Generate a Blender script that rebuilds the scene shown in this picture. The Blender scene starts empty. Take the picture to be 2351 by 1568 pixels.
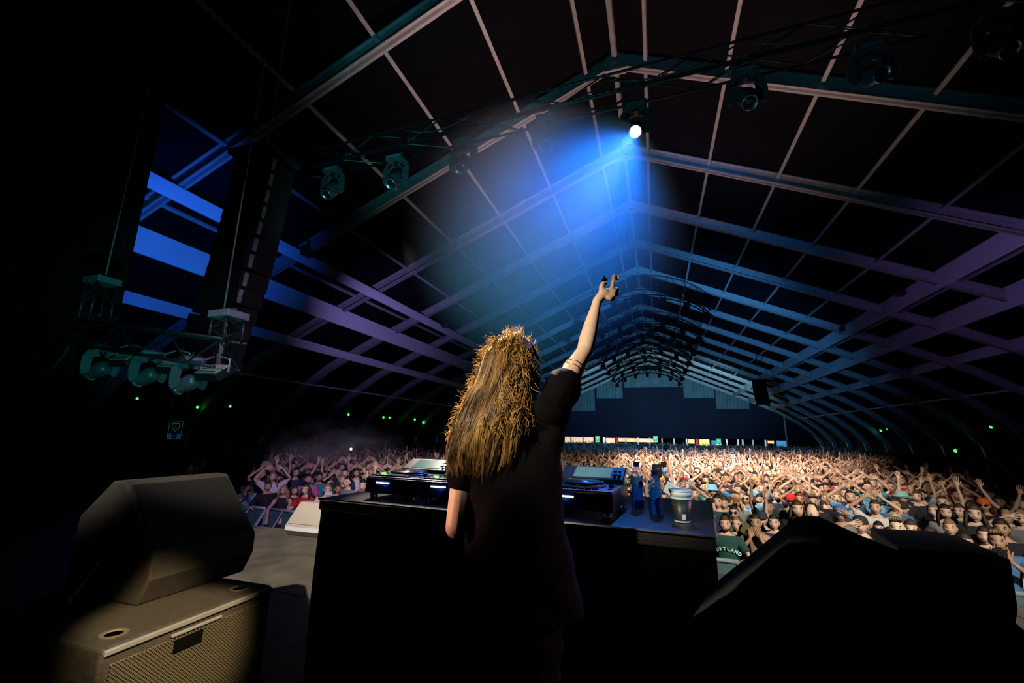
import bpy, bmesh, math, random
import numpy as np
from mathutils import Vector, Matrix, Quaternion
R = random.Random(7)
PI = math.pi
scene = bpy.context.scene
COL = scene.collection

# ------------------------------------------------------------------ camera
# world: x right, y down the hall away from the stage, z up; audience floor z = 0, stage deck z = 1.4
W, H, F = 2351.0, 1568.0, 1000.0
CAM = Vector((0, 0, 2.75))
YAW, PITCH, ROLL = math.radians(18.048), math.radians(12.146), math.radians(1.0)
_f = Vector((-math.sin(YAW) * math.cos(PITCH), math.cos(YAW) * math.cos(PITCH), math.sin(PITCH)))
_r = Vector((math.cos(YAW), math.sin(YAW), 0)); _u = _r.cross(_f)
CR = _r * math.cos(ROLL) + _u * math.sin(ROLL)
CU = -_r * math.sin(ROLL) + _u * math.cos(ROLL)
CF = _f
cd = bpy.data.cameras.new('camera'); cam = bpy.data.objects.new('camera', cd); COL.objects.link(cam)
cd.sensor_width = 36.0; cd.sensor_fit = 'HORIZONTAL'; cd.lens = F / W * 36.0
cd.clip_start = 0.02; cd.clip_end = 400
cam.matrix_world = Matrix(((CR.x, CU.x, -CF.x, CAM.x), (CR.y, CU.y, -CF.y, CAM.y), (CR.z, CU.z, -CF.z, CAM.z), (0, 0, 0, 1)))
scene.camera = cam

def ray(px, py):
    return CR * ((px - W / 2) / F) + CU * ((H / 2 - py) / F) + CF
def at(px, py, X=None, Y=None, Z=None):
    """measure a point of the place: the sight line through a photo pixel met with a known plane"""
    d = ray(px, py)
    t = (X - CAM.x) / d.x if X is not None else (Y - CAM.y) / d.y if Y is not None else (Z - CAM.z) / d.z
    return CAM + d * t
def pj(p):
    d = Vector(p) - CAM; z = d.dot(CF)
    return W / 2 + F * d.dot(CR) / z, H / 2 - F * d.dot(CU) / z, z

# ------------------------------------------------------------------ world, light, exposure
vs = scene.view_settings
vs.view_transform = 'Standard'; vs.look = 'None'; vs.gamma = 1.0; vs.use_curve_mapping = False
vs.exposure = 0.0
cy = scene.cycles
cy.use_adaptive_sampling = True; cy.adaptive_threshold = 0.05; cy.adaptive_min_samples = 16; cy.volume_step_rate = 4; cy.volume_max_steps = 64
cy.max_bounces = 14; cy.diffuse_bounces = 0; cy.glossy_bounces = 2; cy.transmission_bounces = 14; cy.volume_bounces = 0; cy.transparent_max_bounces = 8
world = bpy.data.worlds.new('night'); scene.world = world; world.use_nodes = True
world.node_tree.nodes['Background'].inputs[0].default_value = (0.01, 0.015, 0.04, 1)
world.node_tree.nodes['Background'].inputs[1].default_value = 0.0

def spot(name, loc, target, power, color, angle, blend=0.6, size=0.08):
    l = bpy.data.lights.new(name, 'SPOT'); l.energy = power; l.color = color
    l.spot_size = math.radians(angle); l.spot_blend = blend; l.shadow_soft_size = size
    o = bpy.data.objects.new(name, l); COL.objects.link(o); o.location = loc
    o.rotation_euler = (Vector(target) - Vector(loc)).to_track_quat('-Z', 'Y').to_euler()
    return o
def point(name, loc, power, color, size=0.1):
    l = bpy.data.lights.new(name, 'POINT'); l.energy = power; l.color = color; l.shadow_soft_size = size
    o = bpy.data.objects.new(name, l); COL.objects.link(o); o.location = loc
    return o

BEAM_AT = Vector((-0.08, 7.0, 7.98)); BEAM_TO = Vector((-0.90, 1.6, 2.75))
WARM = (1.0, 0.72, 0.50)
# lamps on the front truss and behind the photographer, thrown on the audience
spot('audience_key_light', (-0.9, 7.7, 9.0), (2.6, 22, 1.6), 42000, (1.0, 0.75, 0.60), 40, 1.0, 0.12)
spot('audience_mid_light', (-0.6, 7.7, 9.0), (1.8, 13.5, 1.5), 8000, (1.0, 0.78, 0.62), 54, 1.0, 0.12)
spot('audience_near_light', (4.5, -3.5, 8.2), (1.8, 9.4, 1.5), 9000, (0.98, 0.84, 0.68), 40, 1.0, 0.1)
spot('audience_side_light', (2.0, -3.0, 8.5), (-7.4, 10.2, 1.4), 4800, (0.68, 0.50, 0.92), 28, 0.9, 0.1)
spot('audience_left_white_light', (1.0, -3.0, 8.5), (-4.6, 8.4, 1.5), 4200, (1.0, 0.84, 0.66), 24, 0.9, 0.1)
# lamps that light the roof steel, without fixtures
spot('roof_fill_light', (-0.8, 13.4, 2.6), (-0.8, 13.8, 15), 3000, (1.0, 0.56, 0.48), 100, 0.9, 0.15)  # uplight added in mid-air above the crowd to brighten the rafter flanges
spot('roof_blue_wash', (-0.8, 7.9, 8.2), (-0.8, 34, 13.2), 2600, (0.05, 0.30, 1.0), 70, 0.8, 0.2)
spot('roof_cyan_wash', (2.5, 20, 5.0), (1.5, 44, 11.5), 9000, (0.08, 0.42, 1.0), 82, 0.8, 0.2)
spot('back_cyan_right', (7.0, 53, 4.8), (6.0, 69, 11.0), 7000, (0.40, 0.82, 1.0), 80, 0.8, 0.2)
spot('back_cyan_left', (-8.0, 53, 4.8), (-6.5, 69, 11.0), 5500, (0.32, 0.72, 1.0), 80, 0.8, 0.2)
# coloured wash on the long fabric strips left and right
spot('strip_blue_left', (-7.2, 6.4, 5.0), (-14.2, 9.0, 8.8), 2600, (0.02, 0.15, 1.0), 62, 0.9, 0.15)
spot('strip_violet_left', (-5.0, 11.0, 3.6), (-14.0, 21, 9.0), 3400, (0.42, 0.33, 1.0), 46, 1.0, 0.15)
spot('strip_violet_right', (5.0, 10.0, 3.4), (14.0, 22, 8.9), 1500, (0.46, 0.28, 0.95), 50, 1.0, 0.15)
# on the deck: warm side light for the performer and the monitors on the left
spot('performer_side_light', (-2.5, -2.2, 4.5), (-0.42, 1.60, 3.02), 1250, (1.0, 0.82, 0.60), 14.5, 0.7, 0.06)
spot('elbow_fill_light', (-3.2, 0.0, 3.3), (-0.70, 1.42, 2.52), 420, (1.0, 0.52, 0.36), 4.6, 0.6, 0.05)  # added narrow spot, no fixture behind it, just to brighten the elbow
spot('performer_rim_light', (-3.6, 4.2, 5.4), (-0.62, 1.50, 2.93), 8500, (1.0, 0.80, 0.48), 9.5, 0.6, 0.06)
spot('performer_pink_light', (3.4, 3.4, 3.9), (-0.10, 1.75, 2.42), 240, (1.0, 0.50, 0.70), 13, 0.6, 0.05)
spot('player_fill_light', (-2.7, 3.9, 5.2), (-1.30, 2.30, 2.45), 520, (1.0, 0.84, 0.66), 13, 0.5, 0.05)  # invented spot, added to brighten the tops of the left players
spot('bottle_fill_light', (1.6, -0.8, 4.2), (0.0, 2.32, 2.50), 170, (0.12, 0.52, 1.0), 8.5, 0.6, 0.05)  # invented spot, added to brighten the bottles and cups
spot('monitor_light', (1.2, -0.6, 5.6), (-2.14, 1.64, 1.89), 4800, (1.0, 0.74, 0.38), 7.6, 0.6, 0.05)
spot('rig_teal_light', (-2.0, 1.2, 2.6), (-6.4, 4.0, 4.1), 420, (0.06, 0.85, 0.80), 30, 0.8, 0.06)
spot('truss_teal_light', (-1.6, 2.6, 2.6), (-1.2, 7.0, 8.1), 600, (0.12, 0.70, 0.95), 84, 0.8, 0.06)
spot('truss_teal_light_left', (-4.4, 3.6, 4.2), (-5.4, 7.0, 7.9), 420, (0.10, 0.85, 0.90), 44, 0.8, 0.06)
# the one lit moving head (its lamp sits in its lens)
BEAM_DIR = (BEAM_TO - BEAM_AT).normalized()
spot('beam_lamp', BEAM_AT + BEAM_DIR * 0.06, BEAM_TO, 5200, (0.02, 0.20, 1.0), 20, 0.8, 0.03)
spot('beam_core_lamp', BEAM_AT + BEAM_DIR * 0.06, BEAM_TO, 1100, (0.50, 0.75, 1.0), 9, 1.0, 0.03)

# ------------------------------------------------------------------ materials
MATS = {}
def mat(name, color=(0.5, 0.5, 0.5), rough=0.6, metal=0.0, var=0.0, vscale=12.0, bump=0.0, bscale=60.0,
        emit=None, estr=0.0, objcol=False, spec=0.5, trans=0.0, ior=1.45, attr=None, alpha=1.0, sheen=0.0, aniso=0.0):
    if name in MATS: return MATS[name]
    m = bpy.data.materials.new(name); m.use_nodes = True; nt = m.node_tree
    b = nt.nodes['Principled BSDF']
    b.inputs['Roughness'].default_value = rough; b.inputs['Metallic'].default_value = metal
    b.inputs['Specular IOR Level'].default_value = spec; b.inputs['IOR'].default_value = ior
    b.inputs['Transmission Weight'].default_value = trans; b.inputs['Alpha'].default_value = alpha
    b.inputs['Sheen Weight'].default_value = sheen; b.inputs['Anisotropic'].default_value = aniso
    b.inputs['Base Color'].default_value = (*color, 1)
    src = None
    if objcol:
        oi = nt.nodes.new('ShaderNodeObjectInfo'); src = oi.outputs['Color']
    elif attr:
        an = nt.nodes.new('ShaderNodeAttribute'); an.attribute_name = attr; src = an.outputs['Color']
    tc = nt.nodes.new('ShaderNodeTexCoord')
    if var > 0:
        n = nt.nodes.new('ShaderNodeTexNoise'); n.inputs['Scale'].default_value = vscale; n.inputs['Detail'].default_value = 4
        nt.links.new(tc.outputs['Object'], n.inputs['Vector'])
        mr = nt.nodes.new('ShaderNodeMapRange'); mr.inputs['From Min'].default_value = 0.25; mr.inputs['From Max'].default_value = 0.75
        mr.inputs['To Min'].default_value = 1 - var; mr.inputs['To Max'].default_value = 1 + var
        nt.links.new(n.outputs['Fac'], mr.inputs['Value'])
        mx = nt.nodes.new('ShaderNodeVectorMath'); mx.operation = 'SCALE'
        if src is None:
            mx.inputs[0].default_value = color
        else:
            nt.links.new(src, mx.inputs[0])
        nt.links.new(mr.outputs['Result'], mx.inputs['Scale'])
        src = mx.outputs['Vector']
    if src is not None: nt.links.new(src, b.inputs['Base Color'])
    if bump > 0:
        n2 = nt.nodes.new('ShaderNodeTexNoise'); n2.inputs['Scale'].default_value = bscale; n2.inputs['Detail'].default_value = 3
        nt.links.new(tc.outputs['Object'], n2.inputs['Vector'])
        bp = nt.nodes.new('ShaderNodeBump'); bp.inputs['Strength'].default_value = bump; bp.inputs['Distance'].default_value = 0.01
        nt.links.new(n2.outputs['Fac'], bp.inputs['Height']); nt.links.new(bp.outputs['Normal'], b.inputs['Normal'])
    if emit is not None:
        b.inputs['Emission Color'].default_value = (*emit, 1); b.inputs['Emission Strength'].default_value = estr
    MATS[name] = m
    return m

def translucent(name, c, tc, fac, rough=0.4, spec=0.6, var=0.25, vscale=40):
    m = mat(name, c, rough, spec=spec, var=var, vscale=vscale); nt = m.node_tree; b = nt.nodes['Principled BSDF']; out = [q for q in nt.nodes if q.type == 'OUTPUT_MATERIAL'][0]
    t = nt.nodes.new('ShaderNodeBsdfTranslucent'); t.inputs[0].default_value = (*tc, 1)
    mx = nt.nodes.new('ShaderNodeMixShader'); mx.inputs[0].default_value = fac
    nt.links.new(b.outputs[0], mx.inputs[1]); nt.links.new(t.outputs[0], mx.inputs[2]); nt.links.new(mx.outputs[0], out.inputs['Surface'])
    return m

# ------------------------------------------------------------------ object helpers
def tag(o, label=None, cat=None, group=None, kind=None):
    if label: o['label'] = label
    if cat: o['category'] = cat
    if group: o['group'] = group
    if kind: o['kind'] = kind
    return o
def empty(name, loc=(0, 0, 0), rz=0.0, label=None, cat=None, group=None):
    o = bpy.data.objects.new(name, None); COL.objects.link(o); o.location = loc; o.rotation_euler = (0, 0, rz)
    o.empty_display_size = 0.1
    return tag(o, label, cat, group)
class MB:
    """collects shapes into one mesh"""
    def __init__(s): s.v = []; s.f = []; s.m = []; s.mi = 0
    def add(s, vs, fs, mi=None):
        o = len(s.v); s.v += [tuple(v) for v in vs]; s.f += [tuple(i + o for i in f) for f in fs]
        s.m += [s.mi if mi is None else mi] * len(fs)
    def box(s, c, size, M=None, mi=None):
        c = Vector(c); h = Vector(size) / 2
        vs = [Vector((x, y, z)) for z in (-h.z, h.z) for y in (-h.y, h.y) for x in (-h.x, h.x)]
        vs = [((M @ v) if M is not None else v) + c for v in vs]
        s.add(vs, [(0, 2, 3, 1), (4, 5, 7, 6), (0, 1, 5, 4), (2, 6, 7, 3), (0, 4, 6, 2), (1, 3, 7, 5)], mi); return s
    def tube(s, pts, rad, n=8, caps=True, mi=None, squash=None):
        pts = [Vector(p) for p in pts]
        if not hasattr(rad, '__len__'): rad = [rad] * len(pts)
        vs = []; up = None
        for i, p in enumerate(pts):
            t = (pts[min(i + 1, len(pts) - 1)] - pts[max(i - 1, 0)]).normalized()
            if up is None:
                up = Vector((0, 0, 1)) if abs(t.z) < 0.9 else Vector((1, 0, 0))
            a = t.cross(up).normalized(); up = a.cross(t).normalized()
            for k in range(n):
                g = 2 * PI * k / n
                vs.append(p + (a * math.cos(g) + up * math.sin(g)) * rad[i])
        fs = [(i * n + k, i * n + (k + 1) % n, (i + 1) * n + (k + 1) % n, (i + 1) * n + k) for i in range(len(pts) - 1) for k in range(n)]
        if caps:
            fs.append(tuple(range(n - 1, -1, -1))); fs.append(tuple((len(pts) - 1) * n + k for k in range(n)))
        s.add(vs, fs, mi); return s
    def lathe(s, prof, c=(0, 0, 0), n=20, M=None, mi=None):
        c = Vector(c); vs = []
        for r, z in prof:
            for k in range(n):
                g = 2 * PI * k / n; v = Vector((r * math.cos(g), r * math.sin(g), z))
                vs.append((M @ v if M is not None else v) + c)
        fs = [(i * n + k, i * n + (k + 1) % n, (i + 1) * n + (k + 1) % n, (i + 1) * n + k) for i in range(len(prof) - 1) for k in range(n)]
        fs.append(tuple(range(n - 1, -1, -1))); fs.append(tuple((len(prof) - 1) * n + k for k in range(n)))
        s.add(vs, fs, mi); return s
    def prism(s, poly, a, b, mi=None):
        """poly: list of points, extruded by the vector from a to b"""
        d = Vector(b) - Vector(a); n = len(poly)
        vs = [Vector(p) for p in poly] + [Vector(p) + d for p in poly]
        fs = [tuple(range(n)), tuple(range(2 * n - 1, n - 1, -1))] + [(i, i + n, (i + 1) % n + n, (i + 1) % n) for i in range(n)]
        s.add(vs, fs, mi); return s
    def ball(s, c, r, nu=12, nv=8, M=None, mi=None):
        c = Vector(c); r = Vector(r) if hasattr(r, '__len__') else Vector((r, r, r)); vs = []
        for j in range(nv + 1):
            t = PI * j / nv
            for k in range(nu):
                g = 2 * PI * k / nu
                v = Vector((r.x * math.sin(t) * math.cos(g), r.y * math.sin(t) * math.sin(g), r.z * math.cos(t)))
                vs.append((M @ v if M is not None else v) + c)
        s.add(vs, [(j * nu + k, (j + 1) * nu + k, (j + 1) * nu + (k + 1) % nu, j * nu + (k + 1) % nu) for j in range(nv) for k in range(nu)], mi); return s
    def mesh(s, name, mats, smooth=False, bevel=0.0, seg=2, fix=True):
        me = bpy.data.meshes.new(name); me.from_pydata(s.v, [], s.f); me.update()
        mats = mats if isinstance(mats, (list, tuple)) else [mats]
        for m in mats: me.materials.append(m)
        me.polygons.foreach_set('material_index', s.m)
        bm = bmesh.new(); bm.from_mesh(me)
        if fix:
            bmesh.ops.remove_doubles(bm, verts=bm.verts, dist=1e-6)
            bmesh.ops.recalc_face_normals(bm, faces=bm.faces)
        if bevel > 0:
            bmesh.ops.bevel(bm, geom=[e for e in bm.edges if len(e.link_faces) == 2 and e.calc_face_angle(0) > 0.5] , offset=bevel, segments=seg, profile=0.5, affect='EDGES')
        bm.to_mesh(me); bm.free()
        if smooth: me.polygons.foreach_set('use_smooth', [True] * len(me.polygons))
        me.update(); return me
    def build(s, name, mats, parent=None, smooth=False, bevel=0.0, seg=2, loc=None, rot=None):
        return place(name, s.mesh(name, mats, smooth, bevel, seg), parent, loc, rot)
def place(name, me, parent=None, loc=None, rot=None):
    o = bpy.data.objects.new(name, me); COL.objects.link(o)
    if parent is not None: o.parent = parent
    if loc is not None: o.location = loc
    if rot is not None: o.rotation_euler = rot
    return o
KIDS = {}
def copy_tree(o, parent=None):
    c = o.copy(); COL.objects.link(c); c.parent = parent
    for ch in list(o.children): copy_tree(ch, c)
    return c
def struct(o): o['kind'] = 'structure'; return o
def rotmat(direction, up=(0, 0, 1)):
    """matrix whose z axis points along direction"""
    return Vector(direction).normalized().to_track_quat('Z', 'Y').to_matrix()
def box_obj(name, c, size, m, parent=None, bevel=0.0, M=None):
    return MB().box(c, size, M).build(name, m, parent, bevel=bevel)
# ------------------------------------------------------------------ shared materials
M_ALU = mat('brushed_aluminium', (0.42, 0.42, 0.44), 0.5, 0.35, var=0.12, vscale=3, bump=0.15, bscale=30)
M_STEEL = mat('dull_steel', (0.30, 0.31, 0.33), 0.45, 0.6, var=0.15, vscale=8)
M_DARKMETAL = mat('dark_metal', (0.02, 0.022, 0.025), 0.42, 0.5, var=0.2, vscale=10)
M_MEMBRANE = mat('roof_membrane', (0.004, 0.004, 0.007), 0.85, spec=0.1, var=0.25, vscale=0.5, bump=0.2, bscale=2)
M_STRIPCLOTH = mat('white_strip_cloth', (0.62, 0.62, 0.68), 0.8, var=0.06, vscale=0.8, bump=0.1, bscale=6)
M_BLACKCLOTH = mat('black_drape', (0.006, 0.006, 0.007), 0.95, var=0.3, vscale=5, bump=0.3, bscale=40)
M_NAVYWALL = mat('dark_navy_cloth', (0.012, 0.018, 0.045), 0.9, var=0.2, vscale=0.3)
M_PALECLOTH = mat('pale_gable_cloth', (0.15, 0.24, 0.28), 0.85, var=0.2, vscale=0.6)
M_DECK = mat('stage_deck', (0.11, 0.095, 0.08), 0.55, var=0.45, vscale=4, bump=0.35, bscale=90)
M_FLOOR = mat('hall_floor', (0.035, 0.035, 0.04), 0.85, var=0.4, vscale=1.5, bump=0.3, bscale=12)
M_BLACK = mat('black_paint', (0.003, 0.003, 0.0035), 0.65, spec=0.25, var=0.35, vscale=25, bump=0.5, bscale=260)
M_BLACKMATT = mat('matt_black', (0.0018, 0.0018, 0.0018), 0.95, spec=0.02, var=0.2, vscale=20)
M_PLASTIC = mat('black_gloss_plastic', (0.014, 0.016, 0.019), 0.28, var=0.15, vscale=14)
M_TRUSS = mat('truss_tube', (0.035, 0.04, 0.045), 0.4, 0.7, var=0.2, vscale=9)
M_CABLE = mat('cable_rubber', (0.05, 0.055, 0.06), 0.4)
M_LENS = mat('lens_glass', (0.01, 0.012, 0.02), 0.08, spec=0.8)
M_SILVER = mat('silver', (0.75, 0.74, 0.72), 0.22, 1.0)
X0 = -0.7
ROOF = [(0, 15.2), (4, 13.45), (8, 11.7), (12, 9.95), (16, 8.2), (19, 6.75), (21.3, 5.3), (23, 3.9), (24.1, 2.5), (24.6, 0.0)]
def roof_z(x):
    a = abs(x - X0)
    for (x1, z1), (x2, z2) in zip(ROOF, ROOF[1:]):
        if x1 <= a <= x2: return z1 + (z2 - z1) * (a - x1) / (x2 - x1)
    return 0.0
Y_FRAMES = [3.1 + 5 * k for k in range(16)]          # portal frames every five metres
Y_END = Y_FRAMES[-1]                                  # 78.1

# ------------------------------------------------------------------ ceiling: membrane, rafters, purlins, fabric strips
def strip_profile(off):
    pts = []
    for i, (a, z) in enumerate(ROOF):
        p0 = ROOF[max(i - 1, 0)]; p1 = ROOF[min(i + 1, len(ROOF) - 1)]
        t = Vector((p1[0] - p0[0], p1[1] - p0[1])).normalized(); n = Vector((-t.y, t.x))
        if i == 0: n = Vector((0, 1.09))
        pts.append((a + n.x * off, z + n.y * off))
    return pts
mb = MB(); pr = strip_profile(0.56)
half = [(X0 - a, z) for a, z in reversed(pr)] + [(X0 + a, z) for a, z in pr[1:]]
n = len(half)
mb.add([(x, y, z) for y in (-1.5, Y_END + 0.1) for x, z in half], [(i, i + 1, i + 1 + n, i + n) for i in range(n - 1)])
ceiling = struct(mb.build('ceiling', M_MEMBRANE))
def rafter_mesh(side):
    lo, hi = strip_profile(0.0), strip_profile(0.46); mb = MB()
    for (w, a, b) in ((0.10, 0.0, 0.46), (0.26, 0.0, 0.05), (0.26, 0.41, 0.46)):   # web and two flanges
        p, q = strip_profile(a), strip_profile(b); k = len(p)
        vs = [(side * x, y, z) for y in (-w / 2, w / 2) for x, z in p] + [(side * x, y, z) for y in (-w / 2, w / 2) for x, z in q]
        fs = []
        for i in range(k - 1):
            fs += [(i, i + 1, k + i + 1, k + i), (2 * k + i, 3 * k + i, 3 * k + i + 1, 2 * k + i + 1), (i, 2 * k + i, 2 * k + i + 1, i + 1), (k + i, k + i + 1, 3 * k + i + 1, 3 * k + i)]
        mb.add(vs, fs)
    mb.box((side * 0.18, 0, 15.05), (0.36, 0.28, 0.12))                            # apex plate
    return mb.mesh('rafter', M_ALU)
RM = {s: rafter_mesh(s) for s in (-1, 1)}
for y in Y_FRAMES:
    for s in (-1, 1):
        place('rafter', RM[s], ceiling, (X0, y, 0))
for a in (0.0, 1.0, 3.4, 5.85, 8.3, 10.75, 13.6):
    for s in ((1,) if a == 0 else (-1, 1)):
        x = X0 + s * a; z = roof_z(x) + 0.34
        w = 0.16 if a == 0 else 0.11
        sl = math.atan(0.437) * s
        box_obj('purlin', (x, (1.0 + Y_END) / 2, z), (w, Y_END - 1.0, 0.10), M_ALU, ceiling, M=Matrix.Rotation(sl, 3, 'Y'))
for (x, z, h) in ((-13.0, 9.5, 0.47), (-15.2, 8.58, 0.87), (-17.9, 7.37, 0.47), (-20.6, 5.67, 0.10), (12.2, 9.82, 0.92), (14.4, 8.98, 1.36), (17.3, 7.64, 0.66), (20.0, 5.83, 0.12)):
    box_obj('fabric_strip', (x, (6.3 + Y_END) / 2, z), (0.10, Y_END - 6.3, h), M_STRIPCLOTH, ceiling, bevel=0.02)
# sprung tie tubes between the frames near the ridge
for i, y in enumerate(Y_FRAMES[3:]):
    MB().tube([(X0 - 0.25, y, 15.1), (X0 - 0.25, y, 13.1)], 0.02, 6).build('hanger_rod', M_DARKMETAL, ceiling)

# ------------------------------------------------------------------ floor, walls
floor = struct(box_obj('floor', (0, 48, -0.1), (70, 110, 0.2), M_FLOOR))
mb = MB(); wl = []
for sx, nm in ((-1, 'wall_left'), (1, 'wall_right')):
    struct(box_obj(nm, (X0 + sx * 24.9, 38.5, 1.3), (0.1, 80, 2.6), M_BLACKCLOTH))
# back wall: hangs above a two and a half metre opening
mb = MB(); pr = strip_profile(0.5)
up = [(X0 - a, z) for a, z in reversed(pr) if z > 2.75] + [(X0 + a, z) for a, z in pr[1:] if z > 2.75]
mb.prism([(x, 79.4, z) for x, z in [(up[0][0], 2.72)] + up + [(up[-1][0], 2.72)]], (0, 79.4, 0), (0, 79.6, 0))
wall_back = struct(mb.build('wall_back', M_NAVYWALL))
def curtain_mesh(name, w, h, folds, depth, m, n=6):
    k = folds * n; vs = []; fs = []
    for i in range(k + 1):
        x = w * i / k; y = depth * math.sin(2 * PI * i / n) + depth * 0.4 * math.sin(i * 0.71)
        vs += [(x, y, 0), (x, y, h)]
    fs = [(2 * i, 2 * i + 2, 2 * i + 3, 2 * i + 1) for i in range(k)]
    mb = MB(); mb.add(vs, fs); me = mb.mesh(name, m, smooth=True, fix=False); return me
for (x1, x2, y1, y2) in ((1312, 1366, 880, 944), (1370, 1430, 862, 915), (1432, 1568, 848, 890), (1570, 1641, 862, 914), (1645, 1721, 884, 939)):
    a = at(x1, y2, Y=79.0); b = at(x2, y2, Y=79.0); c = at((x1 + x2) / 2, y1, Y=79.0)
    place('gable_panel', curtain_mesh('gable_panel', b.x - a.x, c.z - a.z, max(4, int((b.x - a.x) / 0.5)), 0.10, M_PALECLOTH), wall_back, (a.x, 79.0, a.z))

# stage: deck panels with seams, a black fascia
stage = struct(box_obj('floor_stage', (0, 1.55, 0.66), (19.0, 7.5, 1.32), M_BLACKMATT))
dp = MB().box((0, 0, 0), (0.992, 1.992, 0.08)).mesh('deck_panel', M_DECK, bevel=0.004, seg=1)
for i in range(-9, 9):
    for j in range(-1, 3):
        place('deck_panel', dp, stage, (i + 0.5 - 0.3, j * 2 + 0.3, 1.36))

# black masking curtains at the left wing
e = at(322, 512, Y=5.4)
c1 = place('stage_curtain', curtain_mesh('stage_curtain', 17.0, 16.0, 50, 0.07, M_BLACKCLOTH), None, (e.x - 17.0, 5.4, 0.0))
tag(c1, 'tall black masking curtain at the left edge of the stage', 'curtain')

# ------------------------------------------------------------------ trusses
def truss(name, p0, p1, size, label, cat='truss', group=None, seg=0.5, r=0.024, joined=False, loops=True):
    p0, p1 = Vector(p0), Vector(p1); L = (p1 - p0).length
    root = empty(name, p0, 0, label, cat, group)
    d = (p1 - p0).normalized(); upv = Vector((0, 0, 1)) if abs(d.z) < 0.9 else Vector((0, 1, 0))
    a = d.cross(upv).normalized(); b = a.cross(d).normalized(); h = size / 2
    cs = [(-h, -h), (h, -h), (h, h), (-h, h)]
    for (u, v) in cs:
        o = a * u + b * v
        MB().tube([o, o + d * L], r, 8).build('chord', M_TRUSS, root, smooth=True)
    n = max(2, int(L / seg)); br = MB()
    for i in range(n):
        for k in range(4):
            c0, c1 = cs[k], cs[(k + 1) % 4]
            if (i + k) % 2: c0, c1 = c1, c0
            q0 = a * c0[0] + b * c0[1] + d * (L * i / n); q1 = a * c1[0] + b * c1[1] + d * (L * (i + 1) / n)
            if joined: br.tube([q0, q1], r * 0.55, 5)
            else: MB().tube([q0, q1], r * 0.55, 5).build('brace', M_TRUSS, root)
    if joined: br.build('brace_lattice', M_TRUSS, root)
    return root
ZT = 8.66
def ztr(x): return 8.70 + 0.032 * (x + 6.5)
truss('lighting_truss', (-8.6, 7.02, ztr(-8.6)), (7.4, 6.98, ztr(7.4)), 0.40, 'long dark box truss across the hall above the stage front', seg=0.8)
def droop(p, q, sag, n=12):
    p, q = Vector(p), Vector(q)
    return [p.lerp(q, i / n) - Vector((0, 0, sag * 4 * (i / n) * (1 - i / n))) for i in range(n + 1)]
for i, (x1, x2, sg, lb) in enumerate(((-0.6, 1.55, 0.24, 'loose cable drooping under the truss right of the lit lamp'), (-2.0, -0.5, 0.30, 'cable loop hanging from the truss left of the lit lamp'),
                                     (1.8, 3.3, 0.22, 'cable hanging between the two right truss lamps'), (-4.6, -3.1, 0.2, 'cable hanging between the second and third truss lamps'))):
    tag(MB().tube(droop((x1, 6.77, ztr(x1) + 0.1), (x2, 6.77, ztr(x2) + 0.1), sg), 0.014, 6).build('power_cable', M_CABLE, smooth=True), lb, 'cable')

M_HEADPL = mat('lamp_plastic', (0.055, 0.062, 0.068), 0.3, var=0.15, vscale=14)
# moving head lamps
def moving_head(name='moving_head_lamp'):
    root = empty(name)
    mb = MB().box((0, 0, 0.44), (0.40, 0.30, 0.11)).box((0, 0, 0.51), (0.34, 0.05, 0.05)); mb.build('base', M_HEADPL, root, bevel=0.012)
    MB().box((0, -0.152, 0.44), (0.30, 0.006, 0.05)).build('display', mat('display_glass', (0.10, 0.16, 0.20), 0.15), root)
    for s in (-1, 1):
        pts = [(s * 0.06, 0, 0.36), (s * 0.16, 0, 0.35), (s * 0.215, 0, 0.28), (s * 0.225, 0, 0.12), (s * 0.215, 0, -0.03), (s * 0.19, 0, -0.07)]
        mb = MB()
        for (p, q) in zip(pts, pts[1:]):
            p, q = Vector(p), Vector(q); dd = q - p
            mb.box((p + q) / 2, (0.055, 0.17, dd.length + 0.03), rotmat(dd))
        mb.build('yoke_arm', M_HEADPL, root, bevel=0.012)
    MB().lathe([(0.07, 0.34), (0.07, 0.40)], n=16).build('swivel', M_DARKMETAL, root, smooth=False)
    return root
def lamp_head(root, direction, lit=False):
    Mh = rotmat(direction)
    hd = MB().lathe([(0.05, -0.20), (0.115, -0.17), (0.145, -0.10), (0.15, 0.0), (0.14, 0.07), (0.118, 0.15), (0.105, 0.20)], n=20, M=Mh).build('head', M_HEADPL, root, smooth=True)
    MB().lathe([(0.085, 0.185), (0.12, 0.185), (0.124, 0.20), (0.124, 0.245), (0.108, 0.25), (0.098, 0.215), (0.085, 0.213)], n=24, M=Mh).build('lens_ring', mat('ring_metal', (0.35, 0.38, 0.40), 0.25, 0.9), hd, smooth=True)
    MB().lathe([(0.001, 0.222), (0.05, 0.225), (0.098, 0.212)], n=20, M=Mh).build('lens', MATS['lit_lens'] if lit else M_LENS, hd, smooth=True)
    for s in (-1, 1):
        MB().box(Mh @ Vector((0, s * 0.10, -0.02)), (0.16, 0.06, 0.20), Mh).build('cooling_rib', M_DARKMETAL, hd, bevel=0.01)
mat('lit_lens', (1, 1, 1), 0.3, emit=(0.80, 0.90, 1.0), estr=60)
heads = [(762, 440, 'leftmost moving head lamp under the long truss, clear of the others'), (908, 415, 'second moving head lamp from the left under the long truss'),
         (1063, 380, 'moving head lamp in front of the lit roof rafter, third from the left'), (1258, 328, 'moving head lamp left of the lit one on the long truss'),
         (1458, 300, 'switched-on moving head lamp throwing the blue-white beam'), (1716, 230, 'moving head lamp right of the lit one on the long truss'),
         (2003, 180, 'large moving head lamp on the right of the truss, second from the right edge'), (2300, 110, 'almost unlit moving head lamp at the far right of the truss')]
GR = 'moving head lamps hung in a row on the long truss'
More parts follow.
